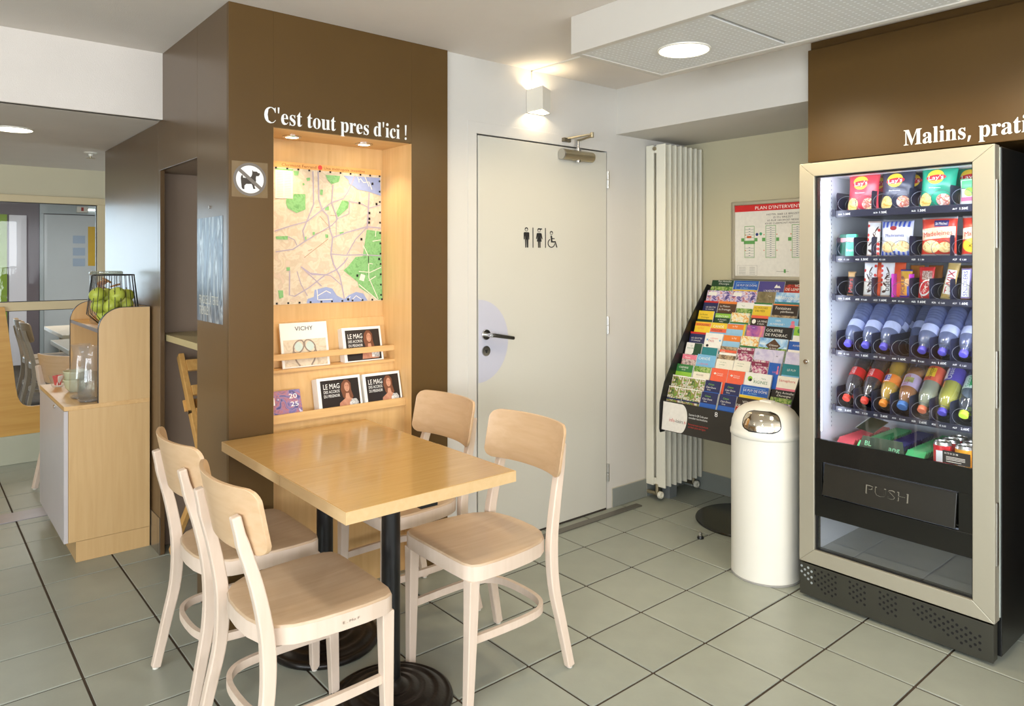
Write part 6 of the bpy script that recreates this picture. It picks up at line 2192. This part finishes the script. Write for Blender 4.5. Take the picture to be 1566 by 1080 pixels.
def crisps(y, colour, lab, seed, lean=.14, roll=0., x=None, words=None, detail=True):
    t, f = pack('crisp_bag', lab, 'crisps', y, 1.624, .128, .160, .040, [foil(colour), foil(tuple(int(v*.8) for v in colour))], x=x, lean=lean, roll=roll, group='crisp bags in the machine', crimp=.05, seed=seed)
    if detail:
        blob(t, f, 'logo_disc', YEL, .44, .74, .25, .18)
        blob(t, f, 'logo_ribbon', RED, .46, .72, .29, .075, .0020, .06)
        word(t, f, 'logo_text', WHT, "Lay's", .46, .725, .44, .11, .0034, .06)
        word(t, f, 'flavour_text', WHT, words or 'Saveur', .45, .47, .34, .030)
        blob(t, f, 'crisp_photo', photo('crisp_print', [(236, 196, 90), (248, 226, 150), (222, 168, 70)], 40), .20, .17, .19, .17, .0016)
        blob(t, f, 'side_photo', photo('seasoning_print', [(236, 220, 170), (190, 60, 50), (240, 236, 220)], 45, seed), .72, .17, .20, .15, .0016)
    return t
crisps(1.380, (214, 56, 74), 'red crisp bag with yellow logo, leftmost on the top tray of the machine', 1)
crisps(1.242, (44, 46, 66), 'navy crisp bag with yellow logo, second on the top tray', 2, words='Barbecue')
crisps(1.095, (20, 150, 116), 'green crisp bag with yellow logo, third on the top tray', 3, roll=.04, words='Bolognaise')
crisps(1.345, (196, 44, 64), 'red crisp bag mostly hidden behind the leftmost one', 4, x=TXF+.12, lean=.22)
crisps(1.205, (36, 40, 62), 'navy crisp bag mostly hidden behind the front navy one', 5, x=TXF+.12, lean=.22)
crisps(.998, (20, 150, 116), 'green crisp bag mostly hidden behind the front green one', 6, x=TXF+.12, lean=.20)
t, f = pack('cracker_bag', 'white, green and pink cracker pack at the right end of the top tray', 'crackers', .955, 1.624, .12, .105, .036, [foil((230, 232, 226)), foil((120, 196, 130))], group='soft packs on the top tray', seed=8)
rectp(t, f, 'pink_band', C_(226, 120, 150), .05, .95, .16, .30)
rectp(t, f, 'green_band', C_(90, 190, 120), .05, .95, .62, .92)
blob(t, f, 'lime_mark', C_(150, 214, 70), .30, .48, .16, .16)
word(t, f, 'brand_text', C_(180, 60, 120), 'tuc', .62, .60, .3, .2)

# tray two: mint boxes, one bar, madeleines
GM = foil((40, 168, 130), .35)
for k, (y, x, c) in enumerate(((1.418, TXF+.03, (64, 178, 140)), (1.452, TXF+.045, (14, 96, 76)))):
    t = thing('mint_box', ('pale green' if k == 0 else 'dark green')+' mint box standing on the second tray, left corner', 'box', (x, y, 1.4315), 'mint boxes in the machine')
    b = B()
    Mx = Matrix.Translation((x, y, 1.4315)) @ Matrix.Rotation(.10, 4, 'Y')
    b.box(-.010, .010, -.0215, .0215, 0, .096, Mx)
    b.build('carton', foil(c), parent=t, bevel=.002)
    b = B()
    b.box(-.0106, -.0101, -.018, .018, .062, .080, Mx)
    b.build('label_band', C_(214, 150, 160), parent=t)
    if k:
        continue
    b = B()
    b.text('fresh', Mx @ Vector((-.0112, .017, .022)), NY, UZ, .012, width=.030)
    b.build('brand_text', WHT, parent=t)
def bueno(y, z, lab, h_, seed, x=None, rot=PI/2):
    t, f = pack('chocolate_bar', lab, 'chocolate bar', y, z, .052, h_, .020, [foil((232, 230, 234)), foil((214, 190, 180))], x=x, lean=.16, yaw=.1, group='chocolate bars in the machine', seed=seed)
    rr = random.Random(seed)
    br, rd_ = C_(70, 38, 30), C_(208, 48, 40)
    for k in range(7):
        blob(t, f, 'red_patch', rd_, rr.choice((.10, .9)), .08+.13*k, .10, .045, .0010, n=9, k=2)
    for k in range(4):
        blob(t, f, 'brown_patch', br, rr.uniform(.25, .75), .15+.2*k, .16, .035, .0012, rr.uniform(-.6, .6), n=9, k=2)
    word(t, f, 'brand_text', br, 'bueno', .50, .42, .50, .42, .0024, rot)
    return t
bueno(1.338, 1.4315, 'white chocolate bar with red and brown spots, standing on the second tray', .152, 11)
t, f = pack('cake_bag', 'blue and white striped madeleine bag in the middle of the second tray', 'biscuits', 1.245, 1.4315, .125, .148, .042, [foil((206, 210, 230)), foil((190, 196, 226))], lean=.12, group='cake bags in the machine', seed=21)
for k in range(7):
    rectp(t, f, 'blue_stripe', C_(66, 92, 196), .05+.135*k, .05+.135*k+.065, .80, .97, .0012, n=4)
    rectp(t, f, 'blue_stripe', C_(66, 92, 196), .05+.135*k, .05+.135*k+.065, .03, .14, .0012, n=4)
blob(t, f, 'crest', C_(150, 40, 50), .42, .78, .11, .06, .0016)
word(t, f, 'brand_text', C_(70, 80, 150), 'Madeleines', .48, .58, .6, .10)
blob(t, f, 'cake_photo', photo('madeleine_print', [(226, 190, 130), (244, 222, 170), (200, 150, 90)], 40), .30, .26, .25, .16, .0014)
blob(t, f, 'cake_photo', bpy.data.materials['madeleine_print'], .74, .27, .20, .15, .0014)
def madel(y, lab, seed, six=False, x=None):
    t, f = pack('cake_bag', lab, 'biscuits', y, 1.4315, .128, .156, .044, [foil((218, 66, 48)), foil((200, 190, 190))], x=x, lean=.10, group='cake bags in the machine', seed=seed)
    rectp(t, f, 'navy_panel', C_(48, 44, 110), .40, .80, .74, .90, .0014)
    word(t, f, 'brand_text', WHT, 'St Michel', .60, .82, .32, .07, .0026)
    rectp(t, f, 'cream_band', photo('cream_print', [(244, 222, 200), (236, 190, 160), (250, 240, 226)], 30), .02, .98, .44, .72, .0012, .06)
    word(t, f, 'name_text', C_(190, 40, 34), 'Madeleines', .5, .57, .84, .12, .0026, .07)
    blob(t, f, 'cake_photo', bpy.data.materials['madeleine_print'], .32, .24, .26, .16, .0014)
    blob(t, f, 'cake_photo', bpy.data.materials['madeleine_print'], .72, .22, .20, .13, .0016)
    if six:
        blob(t, f, 'yellow_disc', YEL, .34, .27, .30, .17, .0022)
        word(t, f, 'count_text', C_(50, 30, 20), 'x6', .32, .27, .2, .10, .0036)
    return t
madel(1.088, 'red madeleine bag with navy panel, second tray near the right', 31)
madel(.945, 'red madeleine bag with yellow disc at the right end of the second tray', 32, True)

# tray three: single bars
t, f = pack('chocolate_bar', 'small dark and gold chocolate bar at the left end of the third tray', 'chocolate bar', 1.430, 1.2645, .036, .105, .018, [foil((40, 30, 32)), foil((190, 150, 110))], lean=.14, group='chocolate bars in the machine', seed=41)
rectp(t, f, 'gold_edge', C_(190, 150, 96), .1, .9, .78, .95)
word(t, f, 'brand_text', C_(206, 60, 50), 'Mars', .5, .42, .55, .5, .0022, PI/2)
bueno(1.352, 1.2645, 'white spotted chocolate bar on the third tray, left of its twin', .150, 12)
bueno(1.283, 1.2645, 'white spotted chocolate bar on the third tray, right of its twin', .150, 13)
for y, x, s_ in ((1.315, TXF+.06, 44), (1.245, TXF+.06, 45)):
    t, f = pack('chocolate_bar', 'orange red bar standing behind the '+('left' if y > 1.3 else 'right')+' white spotted bar', 'chocolate bar', y, 1.2645, .05, .150, .018, [foil((222, 84, 44))], x=x, lean=.2, group='chocolate bars in the machine', seed=s_)
t = thing('bar_sleeve', 'pink plastic sleeve standing in the fourth slot of the third tray', 'sleeve', (TXF+.03, CY[3], 1.2645))
b = B()
for y in (CY[3]+.033, CY[3]-.034):
    b.box(TXF+.012, TXF+.06, y, y+.0014, 1.266, 1.362)
b.box(TXF+.012, TXF+.06, CY[3]-.034, CY[3]+.034, 1.2658, 1.267)
b.build('sleeve', mat('pink_plastic', (206, 70, 196), .35), parent=t)
t, f = pack('chocolate_bar', 'yellow and blue biscuit bar standing in the pink sleeve', 'chocolate bar', CY[3]-.004, 1.268, .046, .112, .020, [foil((224, 176, 60)), foil((50, 60, 170))], lean=.12, group='chocolate bars in the machine', seed=46)
rectp(t, f, 'blue_side', C_(46, 70, 190), .66, .98, .05, .6)
blob(t, f, 'biscuit_photo', bpy.data.materials['madeleine_print'], .66, .52, .26, .14, .0014)
word(t, f, 'brand_text', C_(90, 40, 110), 'PICK UP', .30, .42, .66, .34, .0024, PI/2)
t, f = pack('chocolate_bar', 'red wafer bar with slanting white lettering on the third tray', 'chocolate bar', CY[4]-.006, 1.2645, .058, .128, .018, [foil((204, 36, 40)), foil((220, 60, 60))], lean=.14, group='chocolate bars in the machine', seed=47)
rectp(t, f, 'photo_panel', photo('wafer_print', [(210, 190, 180), (130, 70, 50), (236, 226, 220)], 60), .25, .88, .58, .86, .0012)
blob(t, f, 'logo_oval', WHT, .5, .34, .42, .24, .0012, .3)
blob(t, f, 'logo_red', RED, .5, .34, .36, .19, .0018, .3)
word(t, f, 'brand_text', WHT, 'KitKat', .5, .34, .74, .19, .0030, .8)
t, f = pack('chocolate_bar', 'gold bar with red lettering leaning on the third tray', 'chocolate bar', CY[5]-.006, 1.2645, .044, .150, .018, [foil((190, 160, 96)), foil((214, 192, 140))], lean=.16, roll=.16, group='chocolate bars in the machine', seed=48)
rectp(t, f, 'white_panel', WHT, .14, .9, .14, .78, .0012)
word(t, f, 'brand_text', C_(196, 30, 44), 'TWIX', .52, .46, .60, .60, .0024, PI/2)
for k, y in enumerate((CY[6], CY[6]-.036)):
    t, f = pack('chocolate_bar', 'lilac and white bar with blue lettering, '+('fully visible' if k == 0 else 'edge only')+' on the third tray', 'chocolate bar', y, 1.2645, .036, .128, .018, [foil((150, 136, 190)), foil((120, 84, 70))], x=TXF+.052+.02*k, lean=.12, group='chocolate bars in the machine', seed=49+k)
    rectp(t, f, 'white_panel', WHT, .12, .88, .10, .9, .0012)
    word(t, f, 'brand_text', C_(60, 50, 150), 'SNICKERS', .5, .5, .74, .42, .0024, PI/2)
for k, (y, c) in enumerate(((1.20, (214, 130, 50)), (1.13, (190, 110, 40)), (1.02, (150, 120, 50)))):
    pack('chocolate_bar', ('orange', 'copper', 'ochre')[k]+' bar lying behind the front row of the third tray', 'chocolate bar', y, 1.2645, .055, .135, .018, [foil(c)], x=TXF+.12, lean=.2, group='chocolate bars in the machine', seed=60+k)

# ---- bottles lying cap down in the coils
BD = Vector((-.175, 0, -.150)).normalized()
STR = 1.10     # bottle length factor
BN = Vector((BD.z, 0, -BD.x))
if BN.z < 0:
    BN = -BN
BM = Matrix((BN, BD.cross(BN), BD)).transposed().to_4x4()
PET = clear('pet_bottle', (240, 243, 250), .10, .06, .7, .08)
PETB = clear('pet_water_bottle', (214, 222, 246), .14, .05, .7, .36, (186, 200, 244))
def bottle(label, y, zc, prof, cap_c, label_c=None, lab_z=None, liquid=None, liq_z=None, x=TXF+.020, pet=PET, word_=None, word_c=None, group=None, twist=0., band=None):
    """prof: radius, height from the base; cap end points down towards the glass"""
    prof = [(r, z*STR) for r, z in prof]
    if lab_z:
        lab_z = (lab_z[0]*STR, lab_z[1]*STR)
    L_ = prof[-1][1]+.016
    t = thing('bottle', label, 'bottle', (0, 0, 0), group)
    t.matrix_world = Matrix.Translation(Vector((x, y, zc))-BD*L_) @ BM @ Matrix.Rotation(twist, 4, 'Z')
    b = B()
    b.lathe(prof, (0, 0, 0), 28)
    b.build('shell', pet, parent=t, smooth='all')
    b = B()
    zt = prof[-1][1]
    cr_ = prof[-1][0]+.0022
    b.lathe([(0, zt-.004), (cr_+.001, zt-.004), (cr_+.001, zt+.012), (cr_-.001, zt+.0145), (0, zt+.0145)], (0, 0, 0), 22, cap=False)
    b.build('cap', flat(cap_c, .35), parent=t, smooth=True)
    if liquid:
        b = B()
        q = [(0, liq_z)]
        last = None
        for r, z in prof:
            if z >= liq_z:
                if last and last[1] < liq_z:
                    f_ = (liq_z-last[1])/(z-last[1])
                    q.append((max(.001, last[0]+(r-last[0])*f_-.0012), liq_z))
                q.append((max(.001, r-.0012), z))
            last = (r, z)
        q.append((0, prof[-1][1]))
        b.lathe(q, (0, 0, 0), 24, cap=False)
        b.build('drink', liquid, parent=t, smooth='all')
    if label_c:
        R_ = max(r for r, z in prof if lab_z[0]-.01 <= z <= lab_z[1]+.01)+.0008
        b = B()
        b.lathe([(R_, lab_z[0]), (R_, lab_z[1])], (0, 0, 0), 32, cap=False)
        lb_ = b.build('label', label_c, parent=t, smooth='all')
        def wrap(s_, h_, wd, z_, a0, m, nm):
            V, F = text_geo(s_)
            x0, x1 = min(v[0] for v in V), max(v[0] for v in V)
            bb = B()
            vv = []
            for px, py in V:
                ax = (px-x0)/(x1-x0)*wd
                ang = a0+((py/.72)-.5)*h_/R_
                vv.append(bb.bm.verts.new(Vector(((R_+.0009)*math.cos(ang), (R_+.0009)*math.sin(ang), z_+wd/2-ax))))
            for f in F:
                try:
                    bb.bm.faces.new([vv[i] for i in f])
                except ValueError:
                    pass
            bb.build(nm, m, parent=lb_)
        if word_:
            wrap(word_, .020, (lab_z[1]-lab_z[0])*.86, (lab_z[0]+lab_z[1])/2, .25, word_c, 'brand_text')
        if band:
            bb = B()
            for a0, a1, f0_, f1_, m in band:
                n = 10
                for i in range(n):
                    p0, p1 = a0+(a1-a0)*i/n, a0+(a1-a0)*(i+1)/n
                    za, zb2 = lab_z[0]+(lab_z[1]-lab_z[0])*f0_, lab_z[0]+(lab_z[1]-lab_z[0])*f1_
                    bb.face([((R_+.0005)*math.cos(p), (R_+.0005)*math.sin(p), z) for p, z in ((p0, za), (p1, za), (p1, zb2), (p0, zb2))])
            bb.build('label_patch', band[0][4], parent=lb_)
    return t
WPROF = [(.004, .003), (.018, .001), (.028, .003), (.0315, .010)]
for k in range(5):
    z = .016+.0135*k
    WPROF += [(.0325, z+.002), (.0325, z+.008), (.0305, z+.0105)]
WPROF += [(.029, .088), (.0285, .093), (.0315, .100), (.032, .142), (.030, .158), (.025, .176), (.017, .192), (.0125, .200), (.0125, .208)]
WLAB = clear('sheer_label', (206, 214, 244), .10, .3, .4)
PURP = (104, 96, 214)
for c in (0, 1, 2, 4, 5, 6, 7):
    for d in range(3):
        if d == 0:
            lab = 'clear water bottle with violet cap, '+ORD[c if c < 3 else c-1]+' from left in front row of water tray'
        else:
            lab = 'clear water bottle, '+ORD[c]+' slot from the left in the '+('second' if d == 1 else 'rearmost')+' row of the water tray'
        bottle(lab, CY[c]-.001, 1.056, WPROF, PURP, label_c=mat('pale_label', (196, 204, 240), .4, var=.06, vsc=80) if (c, d) == (0, 0) else bpy.data.materials['pale_label'], lab_z=(.104, .140), x=TXF+.022+.075*d, pet=PETB, group='water bottles in the machine', twist=.0)
for d in range(1, 3):
    bottle('clear water bottle in the '+('second' if d == 1 else 'rearmost')+' row behind the empty slot of the water tray', CY[3], 1.056, WPROF, PURP, label_c=bpy.data.materials['pale_label'], lab_z=(.104, .140), x=TXF+.06+.075*d, pet=PETB, group='water bottles in the machine')
COKE = [(.006, .006), (.020, .002), (.027, .003), (.0305, .012), (.0305, .050), (.028, .068), (.0295, .080), (.0310, .096), (.0310, .130), (.029, .146), (.024, .168), (.017, .190), (.0125, .204), (.0125, .214)]
FANT = [(.006, .006), (.020, .002), (.029, .003), (.0325, .012), (.0325, .050), (.027, .074), (.028, .082), (.0325, .098), (.0325, .135), (.031, .152), (.026, .174), (.018, .192), (.0125, .204), (.0125, .214)]
TEAP = [(.006, .004), (.022, .002), (.030, .003), (.0325, .010), (.0325, .070), (.0315, .076), (.0325, .082), (.0325, .145), (.030, .162), (.025, .182), (.0185, .196), (.0175, .206)]
OASI = [(.006, .006), (.022, .002), (.031, .003), (.0335, .012), (.0335, .085), (.033, .12), (.0335, .145), (.030, .168), (.022, .190), (.0135, .204), (.0135, .212)]
DRK = lambda n, c, r=.15: mat(n, c, r, var=.05, spec=.6)
L_COLA = DRK('cola', (44, 24, 22))
L_OR = DRK('orange_drink', (226, 176, 24))
L_TEA = DRK('iced_tea', (176, 108, 30))
L_LEM = DRK('cloudy_lemonade', (176, 176, 140))
L_YEL = DRK('yellow_drink', (206, 196, 60))
DR = 'bottled drinks on the lowest tray'
for d in range(2):
    X_ = TXF+.020+.08*d
    w_ = '' if d == 0 else 'rear '
    bottle('cola bottle with red label, leftmost in the %srow of drinks tray' % (w_ or 'front '), CY[0]+.004, .824, COKE, (226, 70, 56), flat((206, 40, 44), .35), (.078, .120), L_COLA, .03, X_, word_='Coca-Cola', word_c=WHT, group=DR)
    bottle('cola bottle with red label, second in the %srow of drinks tray' % (w_ or 'front '), CY[1]+.002, .824, COKE, (226, 70, 56), flat((206, 40, 44), .35), (.078, .120), L_COLA, .03, X_, word_='Coca-Cola', word_c=WHT, group=DR)
    bottle('orange drink bottle with orange cap in the %srow of drinks tray' % (w_ or 'front '), CY[2], .824, FANT, (240, 140, 40), flat((236, 130, 40), .35), (.096, .136), L_OR, .018, X_, word_='Fanta', word_c=WHT, group=DR, band=[(-.1, .75, .1, .8, flat((50, 60, 150), .35))])
    bottle('iced tea bottle with wide blue cap in the %srow of drinks tray' % (w_ or 'front '), CY[3]-.002, .826, TEAP, (70, 120, 190), flat((178, 160, 190), .35), (.078, .138), L_TEA, .045, X_, word_='FUZE TEA', word_c=C_(150, 30, 40), group=DR, band=[(-.5, .6, .3, .7, flat((150, 150, 90), .35))])
    bottle('pale drink bottle with coral label and cap in the %srow of drinks tray' % (w_ or 'front '), CY[4]-.002, .822, OASI, (240, 130, 96), flat((236, 106, 80), .35), (.030, .100), L_LEM, .05, X_, word_='Schweppes', word_c=C_(60, 40, 20), group=DR, band=[(-.35, .85, .15, .75, YEL)])
    bottle('yellow drink bottle with violet label and cap in the %srow of drinks tray' % (w_ or 'front '), CY[5]-.002, .824, OASI, (90, 80, 190), flat((96, 84, 180), .35), (.026, .092), L_YEL, .05, X_, word_='Oasis', word_c=WHT, group=DR, band=[(.5, 1.2, .1, .9, WHT)])
    bottle('clear drink bottle with green label and lime cap in the %srow of drinks tray' % (w_ or 'front '), CY[6]-.002, .826, OASI, (196, 226, 70), flat((206, 226, 214), .35), (.060, .120), None, None, X_, word_='Sprite', word_c=C_(30, 140, 70), group=DR, band=[(-.6, .1, .2, .8, flat((40, 150, 90), .35))])

# ---- bottom tray: sweets in cardboard trays and cans
b = B()
b.box(TXF-.03, 3.50, .888, 1.485, .585, .612)
trb = b.build('bottom_tray', M_NAVY, parent=vm)
NUMW = ORD+['twelfth', 'thirteenth', 'fourteenth', 'fifteenth', 'sixteenth']
rowsS = [(1.436, (226, 84, 96), 'pink red', 15), (1.352, (96, 214, 140), 'bright green', 16), (1.262, (70, 66, 150), 'violet', 16), (1.160, (84, 204, 130), 'mint green', 16)]
for y, c, nm, n in rowsS:
    t = thing('carton_tray', 'open display carton of '+nm+' sweet packs at the bottom of the machine', 'carton', (3.2, y, .612))
    b = B()
    b.box(TXF-.02, 3.40, y-.040, y+.040, .612, .614)
    for s_ in (-.041, .040):
        b.box(TXF-.02, 3.40, y+s_, y+s_+.001, .612, .640)
    b.box(TXF-.021, TXF-.02, y-.040, y+.040, .612, .632)
    b.build('carton', flat((60, 70, 56) if nm != 'pink red' else (120, 30, 36)), parent=t)
    src = None
    for k in range(n):
        x = TXF-.015+.0235*k
        if src is None:
            b = B()
            Mx = Matrix.Rotation(.95, 4, 'Y')
            b.box(-.006, .006, -.035, .035, 0, .070, Mx)
            src = tag(b.build('sweet_pack', foil(c, .4), org=(0, 0, 0), bevel=.002), nm+' flat sweet pack leaning in its display carton', 'sweets', nm+' sweet packs')
            o = src
        else:
            o = src.copy()
            COL.objects.link(o)
        o.location = (x, y, .6155)
        o['label'] = nm+' flat sweet pack, '+NUMW[k]+' from the glass in its display carton'
for y, x, s_, a, c1, c2 in ((1.395, TXF+.10, 'MINT', .5, 'left', 'LE GUM'), (1.262, TXF-.040, 'Bl   ang', 0, 'front', '')):
    t = thing('display_card', ('tilted dark card with pale edge above the left sweet cartons' if c1 == 'left' else 'dark card with green lettering in front of the violet sweets'), 'card', (x, y, .62))
    Mx = Matrix.Translation((x, y, .690 if c1 == 'left' else .640)) @ Matrix.Rotation(-.5 if c1 == 'left' else 0, 4, 'Z') @ Matrix.Rotation(1.05 if c1 == 'left' else .35, 4, 'Y')
    b = B()
    if c1 == 'left':
        b.box(-.001, .001, -.055, .055, 0, .085, Mx)
    else:
        b.prism([Mx @ Vector(p) for p in ((-.001, .095, .0), (-.001, -.085, .0), (-.001, -.07, .06), (-.001, .085, .06))], Mx.to_3x3() @ Vector((.002, 0, 0)))
    b.build('card', flat((52, 66, 50)), parent=t)
    if c1 == 'front':
        b = B()
        b.text('BL', Mx @ Vector((-.0022, .072, .022)), NY, Mx.to_3x3() @ Vector((0, 0, 1)), .020, width=.026)
        b.text('ang', Mx @ Vector((-.0022, -.022, .018)), NY, Mx.to_3x3() @ Vector((0, 0, 1)), .018, width=.042)
        b.build('card_text', C_(150, 230, 180), parent=t)
    else:
        b = B()
        b.box(-.0016, .0012, .050, .0555, 0, .085, Mx)
        b.build('pale_edge', C_(206, 206, 200), parent=t)
CANR, CANY = foil((206, 40, 52), .25), foil((226, 160, 50), .25)
can_src = {}
for k, (x, y, col) in enumerate(((TXF+.02, 1.062, 'r'), (TXF+.088, 1.056, 'r'), (TXF+.156, 1.050, 'r'), (TXF+.015, .985, 'y'), (TXF+.083, .985, 'r'), (TXF+.151, .985, 'r'), (TXF+.02, .918, 'r'), (TXF+.088, .918, 'r'))):
    where = ('front left', 'middle left', 'rear left', 'front centre', 'middle centre', 'rear centre', 'front right', 'rear right')[k]
    t = thing('drink_can', ('red' if col == 'r' else 'yellow')+' drink can, '+where+' of the cans at the bottom of the machine', 'can', (x, y, .612), 'cans in the machine')
    b = B()
    b.lathe([(.0, .002), (.024, .002), (.0315, .010), (.0318, .088), (.0318, .096)], (x, y, .612), 24, cap=False)
    b.build('can_body', CANR if col == 'r' else CANY, parent=t, smooth=True)
    b = B()
    b.lathe([(.0318, .096), (.029, .104), (.0285, .108), (.0265, .108), (.0255, .103), (0, .1025)], (x, y, .612), 24, cap=False)
    b.box(x-.010, x+.010, y-.006, y+.006, .7155, .7165)
    b.build('can_lid', M_STEEL, parent=t, smooth=True)
    b = B()
    b.box(x-.0330, x-.0322, y-.012, y+.012, .645, .690)
    b.build('can_mark', WHT, parent=t)
